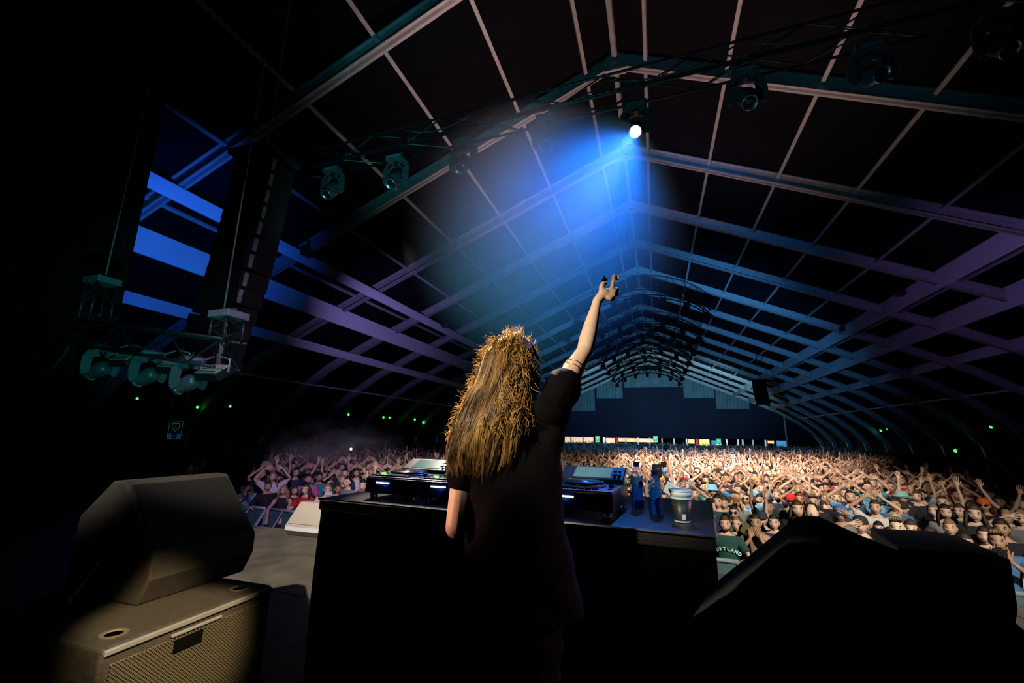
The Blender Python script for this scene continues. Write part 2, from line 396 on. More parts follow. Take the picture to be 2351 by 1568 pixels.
for i, (px, py, lb) in enumerate(heads):
    p = at(px, py, Y=7.0)
    r = moving_head()
    tag(r, lb, 'stage light', GR)
    if i == 4:
        lamp_head(r, BEAM_DIR, True); r.location = BEAM_AT - BEAM_DIR * 0.235 
    else:
        dd = Vector((0.1 * R.uniform(-1, 1), -0.55, -0.8)) if i != 6 else Vector((0.15, -0.75, -0.55))
        lamp_head(r, dd); r.location = p + Vector((0, 0, 0.04))
    z = r.location.z + 0.535
    MB().tube([(0, 0, 0.53), (0, 0, max(0.54, ztr(r.location.x) - 0.20 - r.location.z))], 0.02, 8).build('clamp', M_DARKMETAL, r)

# dark arched trusses with lamps under the ridge, towards the back
for k, y in enumerate((31.0, 36.5, 42.0, 48.0, 54.0, 60.5, 67.0)):
    zc = 12.1 if k else 12.6
    root = empty('ridge_truss', (X0, y, zc), 0, ('nearest', 'second', 'third', 'fourth', 'fifth', 'sixth', 'farthest')[k] + ' dark arched lamp truss hanging under the roof ridge', 'truss', 'arched trusses under the ridge')
    arc = [Vector((5.2 * math.sin(t), 0, 3.2 * (math.cos(t) - 1))) for t in np.linspace(-1.15, 1.15, 15)]
    for (dy, dz) in ((-0.3, 0), (0.3, 0), (-0.3, 0.6), (0.3, 0.6)):
        MB().tube([p + Vector((0, dy, dz)) for p in arc], 0.045, 6).build('chord', M_BLACKMATT, root, smooth=True)
    br = MB()
    for i in range(14):
        for dy in (-0.3, 0.3):
            a, b = (0, 0.6) if i % 2 else (0.6, 0)
            br.tube([arc[i] + Vector((0, dy, a)), arc[i + 1] + Vector((0, dy, b))], 0.03, 5)
    br.build('brace_lattice', M_BLACKMATT, root)
    for i in range(1, 14, 2):
        MB().box(arc[i] + Vector((0, -0.1, -0.35)), (0.42, 0.35, 0.5)).build('lamp_housing', M_BLACKMATT, root, bevel=0.05)
    for s in (-1, 1):
        MB().tube([arc[7 + 4 * s] + Vector((0, 0, 0.6)), arc[7 + 4 * s] + Vector((0, 0, 3.0))], 0.025, 6).build('hanger', M_BLACKMATT, root)

# small floodlights clipped on the upper fabric strips
for (px, py, X, lb) in ((705, 580, -12.8, 'small dark floodlight clipped on the upper left fabric strip'), (1020, 746, -12.8, 'small dark floodlight far along the upper left fabric strip'),
                        (2068, 672, 12.0, 'small dark floodlight on the upper right fabric strip nearest the stage'), (1932, 756, 12.0, 'middle one of the dark floodlights on the upper right fabric strip'), (1868, 790, 12.0, 'farthest dark floodlight on the upper right fabric strip')):
    p = at(px, py, X=X); r = empty('strip_floodlight', p, 0, lb, 'floodlight', 'floodlights on the upper strips')
    MB().box((0, 0, 0), (0.3, 0.45, 0.32)).build('housing', M_DARKMETAL, r, bevel=0.03)
    MB().box((0, 0, 0.3), (0.08, 0.1, 0.4)).build('bracket', M_DARKMETAL, r)
    MB().box((-0.16 if X > 0 else 0.16, 0, 0), (0.02, 0.36, 0.24)).build('glass', M_LENS, r)

# ------------------------------------------------------------------ loudspeakers hung at the left: curved line array
arr = empty('line_array', at(480, 850, Y=4.8), 0, 'tall black curved column of hung loudspeaker cabinets at the left', 'loudspeaker')
path = [at(*p, Y=4.8) for p in ((607, 385), (596, 440), (583, 497), (566, 565), (548, 631), (528, 690), (507, 742), (489, 795), (478, 845))]
NC = 13
def along(path, t):
    L = [(path[i + 1] - path[i]).length for i in range(len(path) - 1)]; T = sum(L) * t
    for i, l in enumerate(L):
        if T <= l or i == len(L) - 1: return path[i].lerp(path[i + 1], T / l), (path[i + 1] - path[i]).normalized()
        T -= l
M_GRILLE = mat('black_grille', (0.004, 0.0045, 0.005), 0.45, 0.3, bump=0.8, bscale=300)
for k in range(NC):
    c, d = along(path, (k + 0.5) / NC)
    ang = -0.10 + 0.022 * k
    Mx = Matrix.Rotation(-math.atan2(d.x, -d.z) * 0.9, 3, 'Y') @ Matrix.Rotation(ang, 3, 'X')
    b = MB().box(c - arr.location, (0.78, 0.48, 0.262), Mx).build('cabinet', M_BLACK, arr, bevel=0.015)
    MB().box(c - arr.location + Mx @ Vector((0, 0.245, 0)), (0.72, 0.02, 0.235), Mx).build('grille', M_GRILLE, b)
    for s in (-1, 1):
        MB().box(c - arr.location + Mx @ Vector((s * 0.395, -0.17, 0)), (0.02, 0.06, 0.20), Mx).build('rigging_plate', M_STEEL, b)
top = path[0] - arr.location
MB().box(top + Vector((0, 0, 0.15)), (0.8, 0.7, 0.08)).build('bumper', M_DARKMETAL, arr)
MB().tube([top + Vector((0, 0, 0.2)), top + Vector((0, 0, 4.5))], 0.015, 6).build('chain', M_STEEL, arr)
# small delay array far right
dl = at(1745, 900, Y=42); r = empty('delay_speaker', dl, 0, 'small dark stack of hung speakers under the right fabric strips', 'loudspeaker')
for k in range(6):
    MB().box((0.03 * k * k * 0.2, 0, 0.9 - 0.36 * k), (1.0, 0.6, 0.34)).build('cabinet', M_BLACKMATT, r, bevel=0.02)
MB().tube([(0, 0, 1.0), (0, 0, 3.5)], 0.03, 6).build('hanger', M_DARKMETAL, r)

# ------------------------------------------------------------------ side lighting rig at the left
YR = 3.9
P0, P1 = at(203, 768, Y=YR), at(530, 815, Y=YR)
rig = truss('side_truss', P0, P1, 0.34, 'short teal-lit box truss with lamps hanging beside the loudspeaker column', seg=0.42, r=0.02)
for (pa, pb, lb) in (((208, 768), (222, 655), 'upright truss stub at the left end of the side rig'), ((512, 812), (508, 735), 'upright truss stub at the right end of the side rig')):
    a, b = at(*pa, Y=YR), at(*pb, Y=YR); a = a + Vector((0, 0, 0.17))
    t = truss('truss_stub', a, (a.x, a.y, b.z), 0.24, lb, seg=0.24, r=0.018)
    MB().box((0, 0, b.z - a.z + 0.05), (0.34, 0.30, 0.09)).build('hoist_plate', M_STEEL, t, bevel=0.01)
for (pa, lb) in (((240, 645), 'steel cable holding the left end of the side rig'), ((514, 712), 'steel cable running down beside the loudspeaker column')):
    a = at(*pa, Y=YR)
    tag(MB().tube([a, a + Vector((0, 0, 5.5))], 0.011, 6).build('hoist_cable', M_STEEL, smooth=True), lb, 'cable')
a, b = at(160, 795, Y=YR), at(90, 868, Y=YR)
tag(MB().tube(droop(a, b, 0.08), 0.012, 6).build('power_cable', M_CABLE, smooth=True), 'thin cable trailing off the left end of the side rig', 'cable')
for i, (px, py) in enumerate(((228, 850), (338, 864), (432, 880))):
    p = at(px, py, Y=YR); r = moving_head('moving_head_lamp')
    tag(r, ('left', 'middle', 'right')[i] + ' one of three moving head lamps under the side rig', 'stage light', 'moving heads under the side rig')
    r.rotation_euler = (0, 0, 1.2); r.scale = (0.66,) * 3; r.location = p
    lamp_head(r, Vector((-0.55, 0.62, -0.5)))
    MB().tube([(0, 0, 0.53), (0, 0, max(0.6, (P0.lerp(P1, (i + 0.4) / 3).z - 0.17 - p.z) / 0.66))], 0.02, 8).build('clamp', M_DARKMETAL, r)
M_FLOOD = mat('flood_reflector', (0.55, 0.48, 0.36), 0.35, 0.3, var=0.25, vscale=9)
for i, (px, py) in enumerate(((292, 826), (402, 841), (492, 856))):
    p = at(px, py, Y=YR); r = empty('flood_lamp', p, 0, ('left', 'middle', 'right')[i] + ' one of three rectangular flood lamps under the side rig', 'floodlight', 'flood lamps under the side rig')
    Mx = Matrix.Rotation(-0.9, 3, 'X') @ Matrix.Rotation(0.1, 3, 'Y')
    MB().box((0, 0, 0), (0.42, 0.10, 0.24), Mx).build('housing', M_DARKMETAL, r, bevel=0.01)
    MB().box(Mx @ Vector((0, -0.055, 0.055)), (0.38, 0.012, 0.085), Mx).build('reflector', M_FLOOD, r)
    MB().box(Mx @ Vector((0, -0.055, -0.055)), (0.38, 0.012, 0.085), Mx).build('reflector', M_FLOOD, r)
    for s in (-1, 1):
        MB().tube([(s * 0.225, 0, 0), (s * 0.225, 0, 0.16), (s * 0.05, 0, 0.2)], 0.012, 6).build('bracket', M_STEEL, r)

# ------------------------------------------------------------------ back of the hall: stalls, posts, exit signs
def lit(name, c, s): return mat(name, c, 0.6, emit=c, estr=s)
WARMP = lit('lit_stall_cream', (0.85, 0.62, 0.36), 0.9); YELP = lit('lit_stall_yellow', (1.0, 0.72, 0.2), 1.2); ORP = lit('lit_stall_orange', (1.0, 0.42, 0.10), 1.3)
BLUEP = lit('lit_stall_blue', (0.05, 0.30, 0.60), 0.5); POSTP = mat('white_post', (0.62, 0.72, 0.80), 0.5); REDP = mat('red_post', (0.75, 0.02, 0.06), 0.5)
GREENP = lit('lit_exit_green', (0.06, 0.55, 0.24), 0.75); PALEP = lit('lit_exit_white', (0.6, 0.95, 0.8), 0.8)
YS = 84.0
for x_ in (-9.0, -2.0, 5.0, 12.0, 19.0):      # unseen lights added under the back wall to brighten the posts
    point('post_fill_light', (x_, 79.9, 2.55), 260, (0.85, 0.92, 1.0), 0.15)
for (x1, x2, y1, y2, m, lb) in ((1284, 1362, 1004, 1016, WARMP, 'long cream lit stall front under the back wall, left end'), (1391, 1411, 1006, 1018, WARMP, 'small cream lit stall between the first exit sign and red post'),
                                (1420, 1500, 1007, 1014, WARMP, 'cream lit stall front right of the red post'), (1580, 1594, 1009, 1018, YELP, 'narrow yellow lit stall left of the second red post'),
                                (1606, 1628, 1009, 1024, YELP, 'yellow lit stall right of the second red post'), (1634, 1646, 1011, 1024, BLUEP, 'blue lit stall left of the third exit sign'),
                                (1763, 1776, 1012, 1018, ORP, 'orange lit stall board at the right end of the back'), (1784, 1806, 1012, 1026, BLUEP, 'blue lit stall by the tall white pole')):
    a, b = at(x1, y2, Y=YS), at(x2, y1, Y=YS); r = empty('market_stall', ((a.x + b.x) / 2, YS, 0), 0, lb, 'stall', 'lit stalls behind the hall')
    MB().box((0, 0, (a.z + b.z) / 2), (abs(b.x - a.x), 0.3, b.z - a.z)).build('lit_front', m, r)
    MB().box((0, 0.1, 0.5), (abs(b.x - a.x), 0.8, 1.0)).build('counter', M_BLACKMATT, r)
    for s in (-1, 1): MB().box((s * abs(b.x - a.x) / 2, 0.1, 1.5), (0.12, 0.12, 3.0)).build('post', M_DARKMETAL, r)
k = 0
for px, m, lb in ((1311, POSTP, 'pale post in front of the long cream stall'), (1339, POSTP, 'pale post near the right end of the long cream stall'), (1387, POSTP, 'broad pale post right of the first exit sign'), (1416, REDP, 'red post right of the small cream stall'),
                  (1437, POSTP, 'pale post just right of the left red post'), (1465, POSTP, 'pale post in the middle of the cream stalls'), (1492, POSTP, 'pale post left of the second exit sign'),
                  (1520, POSTP, 'pale post right of the second exit sign'), (1547, POSTP, 'lone pale post between the second exit sign and yellow stall'), (1576, POSTP, 'pale post left of the yellow stalls'), (1600, REDP, 'red post between the yellow stalls'),
                  (1668, POSTP, 'pale post right of the third exit sign'), (1694, POSTP, 'left post of the pale pair right of the third exit sign'), (1705, POSTP, 'right post of the pale pair right of the third exit sign'), (1728, POSTP, 'bright pale post midway to the tall pole'), (1757, POSTP, 'pale post left of the orange board')):
    a = at(px, 1012, Y=82.5)
    w = 0.42 if px in (1387, 1416, 1600) else 0.22
    o = MB().box((0, 0, 1.35), (w, 0.2, 2.7)).box((0, 0, 0.05), (w * 2.2, 0.5, 0.1)).build('canopy_post', m); o.location = (a.x, 82.5, 0); tag(o, lb, 'post', 'posts under the back wall')
for i, (px, y1, y2) in enumerate(((1372, 1001, 1015), (1505, 1001, 1015), (1650, 1007, 1022))):
    a, b = at(px - 5, y2, Y=74), at(px + 5, y1, Y=74)
    r = empty('exit_sign', ((a.x + b.x) / 2, 74, 0), 0, ('green lit exit sign on a pole, left one at the back', 'green lit exit sign on a pole, middle one at the back', 'green lit exit sign on a pole, right one at the back')[i], 'sign', 'exit signs at the back')
    zc = (a.z + b.z) / 2; w = abs(b.x - a.x); h = b.z - a.z
    MB().box((0, 0, zc), (w, 0.1, h)).build('panel', GREENP, r)
    MB().box((-0.12 * w, -0.06, zc + 0.1 * h), (0.14 * w, 0.02, 0.42 * h)).box((0.16 * w, -0.06, zc + 0.16 * h), (0.34 * w, 0.02, 0.10 * h)).box((0, -0.06, zc - 0.38 * h), (0.9 * w, 0.02, 0.14 * h)).build('pictogram', PALEP, r)
    MB().tube([(0, 0, 0), (0, 0, zc - h / 2)], 0.08, 8).build('pole', POSTP, r)
a, b = at(1808, 1024, Y=70), at(1803, 955, Y=70)
tag(MB().tube([(a.x, 70, 0), (a.x, 70, b.z)], 0.10, 8).build('tall_pole', mat('white_pole', (0.75, 0.78, 0.8), 0.5)), 'tall white pole standing at the back right of the crowd', 'pole')
# tiny green emergency lamps along the dark side walls
GDOT = lit('green_led', (0.05, 1.0, 0.1), 2.2)
for i, (px, py, X) in enumerate(((315, 915, -24), (453, 935, -24), (528, 933, -24), (800, 952, -24), (880, 958, -24), (894, 959, -24), (952, 963, -24), (971, 970, -24), (2023, 988, 23), (2039, 984, 23), (2276, 980, 23), (2194, 1035, 23))):
    p = at(px, py, X=X); s = 0.03 + 0.0022 * p.y
    r = empty('emergency_lamp', p, 0, 'tiny green emergency lamp glowing on the dark ' + ('left' if X < 0 else 'right') + ' side wall', 'lamp', 'green emergency lamps ' + ('left' if X < 0 else 'right'))
    MB().box((math.copysign(0.06, X), 0, 0), (0.08, 3 * s, 3 * s)).build('housing', M_BLACKMATT, r)
    MB().ball((0, 0, 0), s, 8, 6).build('bulb', GDOT, r)
# hanging sign with pin emblem on the left wall
c = at(401, 987, X=-12.0); sg = empty('hanging_sign', c, 0, 'dark hanging sign with an outlined pin emblem over a blue plate', 'sign')
M_TEALLINE = lit('teal_line', (0.03, 0.20, 0.19), 0.25); M_BLUEPL = lit('blue_plate', (0.01, 0.07, 0.30), 0.25)
hw, hh = 0.17, 0.23
c2 = lambda u, v, dx=0.02: Vector((dx, u, v))
MB().box((0, 0, 0), (0.03, 2 * hw, 2 * hh)).build('board', M_BLACKMATT, sg)
mb = MB()
for (a, b) in (((-hw, hh), (hw, hh)), ((-hw, -hh), (hw, -hh)), ((-hw, -hh), (-hw, hh)), ((hw, -hh), (hw, hh))): mb.tube([c2(*a), c2(*b)], 0.006, 4)
mb.build('border', M_TEALLINE, sg)
mb = MB(); pin = [(-0.09, 0.17), (0.09, 0.17), (0.09, 0.05), (0.045, 0.02), (0, -0.03), (-0.045, 0.02), (-0.09, 0.05), (-0.09, 0.17)]
for a, b in zip(pin, pin[1:]): mb.tube([c2(*a), c2(*b)], 0.009, 5)
mb.tube([c2(0, 0.12), c2(0, 0.07)], 0.009, 5); mb.build('pin_emblem', M_TEALLINE, sg)
MB().box((0.018, -0.115, -0.155), (0.012, 0.10, 0.14)).box((0.018, 0.115, -0.155), (0.012, 0.10, 0.14)).box((0.018, 0, -0.16), (0.012, 0.035, 0.06)).build('plate', M_BLUEPL, sg)
for s in (-1, 1): MB().tube([c2(s * hw, hh), c2(s * hw, hh + 2.5)], 0.004, 4).build('wire', M_STEEL, sg)
# ------------------------------------------------------------------ the performer's table and what stands on it
TB = Vector((-1.75, 2.05, 1.4)); TA = -0.0926
def tb(u, v, z=2.4):
    return Vector((TB.x + u * math.cos(TA) - v * math.sin(TA), TB.y + u * math.sin(TA) + v * math.cos(TA), z))
M_TOP = mat('black_table_top', (0.011, 0.0105, 0.010), 0.42, var=0.35, vscale=18, bump=0.15, bscale=120, spec=0.6)
table = empty('dj_table', TB, TA, 'long black skirted table carrying the music players, in front of the performer', 'table')
MB().box((0.975, 0.5, 0.97), (1.95, 1.0, 0.06)).build('table_top', M_TOP, table, bevel=0.006)
MB().tube([(0, -0.004, 0.995), (1.95, -0.004, 0.995)], 0.006, 6).build('edge_trim', M_SILVER, table)
MB().tube([(1.954, 0, 0.995), (1.954, 1.0, 0.995)], 0.004, 6).build('edge_trim', M_STEEL, table)
M_SKIRT = mat('black_table_skirt', (0.003, 0.003, 0.003), 0.95, spec=0.02, var=0.4, vscale=7, bump=0.3, bscale=200)
def skirt(w):
    k = 60; rows = 9; vs = []; fs = []
    for j in range(rows):
        z = 0.945 * j / (rows - 1)
        for i in range(k + 1):
            x = w * i / k; lo = 1 - j / (rows - 1)
            vs.append((x, (0.012 * math.sin(x * 17) + 0.008 * math.sin(x * 31 + 1)) * (0.2 + lo) - 0.05 * math.sin(PI * j / (rows - 1)) * 0.3, z))
    fs = [(j * (k + 1) + i, j * (k + 1) + i + 1, (j + 1) * (k + 1) + i + 1, (j + 1) * (k + 1) + i) for j in range(rows - 1) for i in range(k)]
    m = MB(); m.add(vs, fs); return m.mesh('skirt', M_SKIRT, smooth=True, fix=False)
SKM = skirt(1.95); SKE = skirt(1.0)
place('skirt', SKM, table, (0, 0.02, 0))
place('skirt', SKM, table, (0, 0.98, 0))
place('skirt', SKE, table, (0.02, 0, 0), (0, 0, PI / 2)); place('skirt', SKE, table, (1.93, 0, 0), (0, 0, PI / 2))

M_DECKTOP = mat('player_top_plate', (0.48, 0.46, 0.50), 0.3, 0.35, var=0.15, vscale=40)
M_KNOB = mat('knob_rubber', (0.02, 0.02, 0.022), 0.35)
M_BLUELED = mat('white_blue_led', (0.6, 0.7, 1), 0.4, emit=(0.45, 0.55, 1.0), estr=14)
M_SCREEN = mat('player_screen', (0.05, 0.12, 0.12), 0.15, emit=(0.20, 0.42, 0.40), estr=0.35)
M_GREENLED = mat('green_key_led', (0.1, 0.6, 0.1), 0.4, emit=(0.15, 1.0, 0.1), estr=2.5)
M_REDLED = mat('red_key_led', (0.6, 0.05, 0.05), 0.4, emit=(1.0, 0.06, 0.04), estr=2.0)
def feet(root, w, d):
    for sx in (-1, 1):
        for sy in (-1, 1):
            MB().lathe([(0.020, 0), (0.022, 0.004), (0.022, 0.026), (0.018, 0.032)], (sx * (w / 2 - 0.035), sy * (d / 2 - 0.035), 0), 14).build('foot', M_SILVER, root, smooth=True)
def player(label):
    r = empty('media_player', (0, 0, 0), TA, label, 'dj player', 'media players on the table')
    MB().box((0, 0, 0.072), (0.33, 0.42, 0.08)).build('body', M_PLASTIC, r, bevel=0.006)
    MB().box((0, -0.03, 0.115), (0.322, 0.345, 0.008)).build('top_plate', M_DECKTOP, r, bevel=0.003)
    j = MB().lathe([(0.001, 0.002), (0.103, 0.002), (0.105, 0.010), (0.100, 0.022), (0.085, 0.026), (0.040, 0.024), (0.038, 0.027), (0.001, 0.028)], (-0.01, -0.035, 0.117), 36).build('jog_wheel', M_PLASTIC, r, smooth=True)
    MB().lathe([(0.106, 0), (0.112, 0.002), (0.112, 0.008), (0.106, 0.01)], (-0.01, -0.035, 0.119), 36).build('jog_ring', M_DECKTOP, j, smooth=True)
    Ms = Matrix.Rotation(0.45, 3, 'X')
    s = MB().box((0, 0.155, 0.155), (0.325, 0.13, 0.03), Ms).build('screen_hood', M_PLASTIC, r, bevel=0.005)
    MB().box(Vector((0, 0.155, 0.155)) + Ms @ Vector((0, 0, 0.017)), (0.19, 0.095, 0.003), Ms).build('screen', M_SCREEN, s)
    for k in range(4):
        MB().lathe([(0.008, 0), (0.009, 0.012)], Vector((0.115 + 0.022 * (k % 2), 0.12 + 0.03 * (k // 2), 0.16 + 0.014 * (k // 2))), 10, Ms).build('knob', M_KNOB, s)
    for k in range(8):
        MB().box((-0.14 + 0.032 * k, -0.178, 0.123), (0.026, 0.022, 0.010)).build('pad', M_KNOB, r, bevel=0.002)
    for k, m in enumerate((M_KNOB, M_GREENLED, M_KNOB)):
        MB().lathe([(0.015, 0), (0.016, 0.008), (0.012, 0.011)], (-0.140, -0.14 + 0.045 * k, 0.118), 14).build('button', m, r, smooth=True)
    MB().box((0.138, -0.06, 0.121), (0.012, 0.17, 0.004)).build('fader_slot', M_KNOB, r)
    MB().box((0.138, -0.09, 0.130), (0.022, 0.014, 0.018)).build('fader_cap', M_KNOB, r, bevel=0.003)
    MB().box((-0.05, -0.2115, 0.088), (0.085, 0.004, 0.006)).build('front_led', M_BLUELED, r)
    feet(r, 0.33, 0.42)
    gl = point('player_glow', (-0.05, -0.235, 0.078), 0.035, (0.04, 0.12, 1.0), 0.012); gl.parent = r
    return r
for u, lb in ((0.385, 'left media player on the table with silver feet and blue glow'), (0.735, 'second media player, partly behind the performer left arm'), (1.395, 'right media player beside the water bottles')):
    p = player(lb); q = tb(u, 0.31); p.location = q; p.rotation_euler.z = TA
r = empty('dj_mixer', tb(1.065, 0.31), TA, 'black music mixer between the players, hidden behind the performer', 'mixer')
MB().box((0, 0, 0.075), (0.31, 0.41, 0.085)).build('body', M_PLASTIC, r, bevel=0.006)
MB().box((0, 0, 0.119), (0.30, 0.39, 0.006)).build('top_plate', M_DECKTOP, r)
for i in range(6):
    for k in range(5):
        MB().lathe([(0.009, 0), (0.010, 0.014), (0.007, 0.018)], (-0.125 + 0.05 * i, 0.16 - 0.045 * k, 0.122), 10).build('knob', M_KNOB, r)
for i in range(4):
    MB().box((-0.1 + 0.065 * i, -0.12, 0.128), (0.02, 0.012, 0.016)).build('fader_cap', M_KNOB, r)
feet(r, 0.31, 0.41)
# headphones-cable hub: small red-lit box right of the second player seen at the performer's back
q = tb(0.90, 0.62); r = empty('effects_box', q, TA, 'small box with a red light behind the second player', 'dj gear')
MB().box((0, 0, 0.06), (0.12, 0.10, 0.12)).build('case', M_PLASTIC, r, bevel=0.006)
MB().box((0, 0, 0.125), (0.05, 0.05, 0.012)).build('red_light', M_REDLED, r)

# two water bottles
M_PET = mat('blue_lit_bottle_plastic', (0.45, 0.65, 1.0), 0.08, alpha=0.25)  # clear plastic, tinted with the blue light seen through it
M_WATER = translucent('blue_lit_water', (0.05, 0.20, 0.75), (0.12, 0.45, 1.0), 0.6, rough=0.1, var=0.4, vscale=60)  # clear water; the blue of refracted beam light is put into this colour
M_BLUECAP = mat('blue_cap', (0.01, 0.015, 0.16), 0.4)
M_BLUELABEL = mat('blue_bottle_label', (0.03, 0.22, 0.55), 0.45, var=0.12, vscale=40)
M_PALELABEL = mat('pale_bottle_label', (0.45, 0.36, 0.40), 0.5, var=0.1, vscale=30)
def bottle(loc, h, rr, label, kind):
    r = empty('water_bottle', loc, 0, label, 'bottle', 'water bottles on the table')
    prof = [(0.6, 0.0), (0.95, 0.01), (1.0, 0.03), (0.93, 0.07), (1.0, 0.11), (0.93, 0.15), (1.0, 0.19), (0.93, 0.23), (0.97, 0.28), (0.86, 0.36), (0.86, 0.44), (0.98, 0.50), (1.0, 0.66), (0.92, 0.74), (0.66, 0.83), (0.40, 0.885), (0.36, 0.92)]
    b = MB().lathe([(a * rr, z * h) for a, z in prof], n=24).build('bottle_body', M_PET, r, smooth=True)
    MB().lathe([(a * rr * 0.93, z * h + 0.002) for a, z in prof if z < 0.52], n=24).build('water', M_WATER, r, smooth=True)
    MB().lathe([(0.40 * rr, 0.90 * h), (0.44 * rr, 0.905 * h), (0.44 * rr, 0.985 * h), (0.38 * rr, h)], n=18).build('cap', M_BLUECAP, r, smooth=False)
    if kind == 1:
        n = 14; vs = []; 
        for i in range(n + 1):
            g = math.radians(-150 + 120 * i / n)
            vs += [(1.01 * rr * math.cos(g), 1.01 * rr * math.sin(g), 0.52 * h), (1.01 * rr * math.cos(g), 1.01 * rr * math.sin(g), 0.70 * h)]
        m = MB(); m.add(vs, [(2 * i, 2 * i + 2, 2 * i + 3, 2 * i + 1) for i in range(n)]); m.build('label', M_PALELABEL, r, smooth=True)
    else:
        n = 20; vs = [(1.015 * rr * math.cos(math.radians(-95)), 1.015 * rr * math.sin(math.radians(-95)), 0.49 * h)]
        for i in range(n):
            t = 2 * PI * i / n; g = math.radians(-95 + 52 * math.cos(t)); z = (0.49 + 0.16 * math.sin(t)) * h
            vs.append((1.015 * rr * math.cos(g), 1.015 * rr * math.sin(g), z))
        m = MB(); m.add(vs, [(0, 1 + i, 1 + (i + 1) % n) for i in range(n)]); m.build('label', M_BLUELABEL, r, smooth=True)
b1 = at(1465, 1168, Z=2.402); b2 = at(1507, 1182, Z=2.402)
bottle(b1, 0.225, 0.032, 'taller clear water bottle with pale label and blue cap on the table', 1)
bottle(b2, 0.195, 0.032, 'clear water bottle with round blue label standing right of the other', 2)
# stacked paper cups
cp = at(1567, 1198, Z=2.402); r = empty('paper_cups', cp, 0, 'nested dark paper cups with pale rims and a small label', 'cup')
M_CUP = mat('dark_cup', (0.02, 0.022, 0.025), 0.4); M_RIM = mat('pale_cup_rim', (0.55, 0.68, 0.66), 0.5); M_GOLD = mat('gold_line', (0.6, 0.45, 0.12), 0.3, 0.9)
c1 = MB().lathe([(0.030, 0.0), (0.031, 0.003), (0.044, 0.098), (0.041, 0.098), (0.029, 0.006), (0.001, 0.006)], n=28).build('cup', M_CUP, r, smooth=True)
MB().lathe([(0.0305, 0.001), (0.0315, 0.001), (0.0325, 0.007), (0.0315, 0.007)], n=28).build('base_ring', M_RIM, c1)
MB().lathe([(0.0435, 0.094), (0.047, 0.096), (0.047, 0.103), (0.0435, 0.104)], n=28).build('rim', M_RIM, c1)
c2_ = MB().lathe([(0.042, 0.104), (0.047, 0.124), (0.044, 0.124), (0.039, 0.105)], n=28).build('cup', M_RIM, r, smooth=True)
MB().lathe([(0.0475, 0.124), (0.050, 0.126), (0.050, 0.131), (0.0475, 0.132)], n=28).build('rim', M_RIM, c2_)
for z, rr in ((0.055, 0.0388), (0.071, 0.0408)):
    MB().lathe([(rr - 0.001, z), (rr, z), (rr, z + 0.0015), (rr - 0.001, z + 0.0015)], n=28).build('gold_line', M_GOLD, c1)
n = 5; vs = []
for i in range(n + 1):
    g = math.radians(-92 + 26 * i / n)
    vs += [(0.0335 * math.cos(g), 0.0335 * math.sin(g), 0.012), (0.0368 * math.cos(g), 0.0368 * math.sin(g), 0.036)]
m = MB(); m.add(vs, [(2 * i, 2 * i + 2, 2 * i + 3, 2 * i + 1) for i in range(n)]); m.build('label', M_RIM, c1)

# ------------------------------------------------------------------ monitors on the deck
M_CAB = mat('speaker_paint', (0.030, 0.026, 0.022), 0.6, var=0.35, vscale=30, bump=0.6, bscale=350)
def dots_material():
    m = bpy.data.materials.new('perforated_grille'); m.use_nodes = True; nt = m.node_tree; b = nt.nodes['Principled BSDF']
    tc = nt.nodes.new('ShaderNodeTexCoord'); sp = nt.nodes.new('ShaderNodeSeparateXYZ'); nt.links.new(tc.outputs['Object'], sp.inputs[0])
    def sn(sock, k):
        a = nt.nodes.new('ShaderNodeMath'); a.operation = 'MULTIPLY'; a.inputs[1].default_value = k; nt.links.new(sock, a.inputs[0])
        s = nt.nodes.new('ShaderNodeMath'); s.operation = 'SINE'; nt.links.new(a.outputs[0], s.inputs[0]); return s
    mu = nt.nodes.new('ShaderNodeMath'); mu.operation = 'MULTIPLY'
    nt.links.new(sn(sp.outputs['Y'], 420).outputs[0], mu.inputs[0]); nt.links.new(sn(sp.outputs['Z'], 420).outputs[0], mu.inputs[1])
    rp = nt.nodes.new('ShaderNodeValToRGB'); rp.color_ramp.elements[0].position = 0.05; rp.color_ramp.elements[1].position = 0.25
    rp.color_ramp.elements[0].color = (0.10, 0.085, 0.06, 1); rp.color_ramp.elements[1].color = (0.004, 0.004, 0.004, 1)
    nt.links.new(mu.outputs[0], rp.inputs[0]); nt.links.new(rp.outputs[0], b.inputs['Base Color'])
    b.inputs['Roughness'].default_value = 0.45; b.inputs['Metallic'].default_value = 0.3
    return m
M_PERF = dots_material()
sub = empty('bass_speaker', (-2.58, 1.75, 1.4), 0, 'low black bass speaker with perforated front under the left monitor', 'loudspeaker')
MB().box((0, 0, 0.255), (0.95, 0.82, 0.49)).build('cabinet', M_CAB, sub, bevel=0.012)
MB().box((0.479, 0, 0.235), (0.012, 0.74, 0.40)).build('grille', M_PERF, sub, bevel=0.004)
MB().box((0.478, 0, 0.482), (0.016, 0.80, 0.022)).build('front_rail', M_STEEL, sub, bevel=0.004)
MB().box((0.484, -0.02, 0.447), (0.016, 0.24, 0.012)).build('handle_bar', M_STEEL, sub, bevel=0.003)
MB().box((0.489, -0.06, 0.40), (0.006, 0.13, 0.05)).build('badge', M_BLACKMATT, sub)
for (x, y) in ((0.36, -0.30), (0.36, 0.30), (-0.36, -0.30)):
    MB().lathe([(0.050, 0.500), (0.050, 0.504), (0.036, 0.504), (0.030, 0.4985), (0.001, 0.4985)], (x, y, 0), 24).build('foot_cup', mat('worn_cup', (0.16, 0.14, 0.11), 0.4, 0.5), sub, smooth=False)
for s in (-1, 1): MB().box((0.455, s * 0.395, 0.012), (0.05, 0.05, 0.024)).build('foot', M_BLACKMATT, sub)

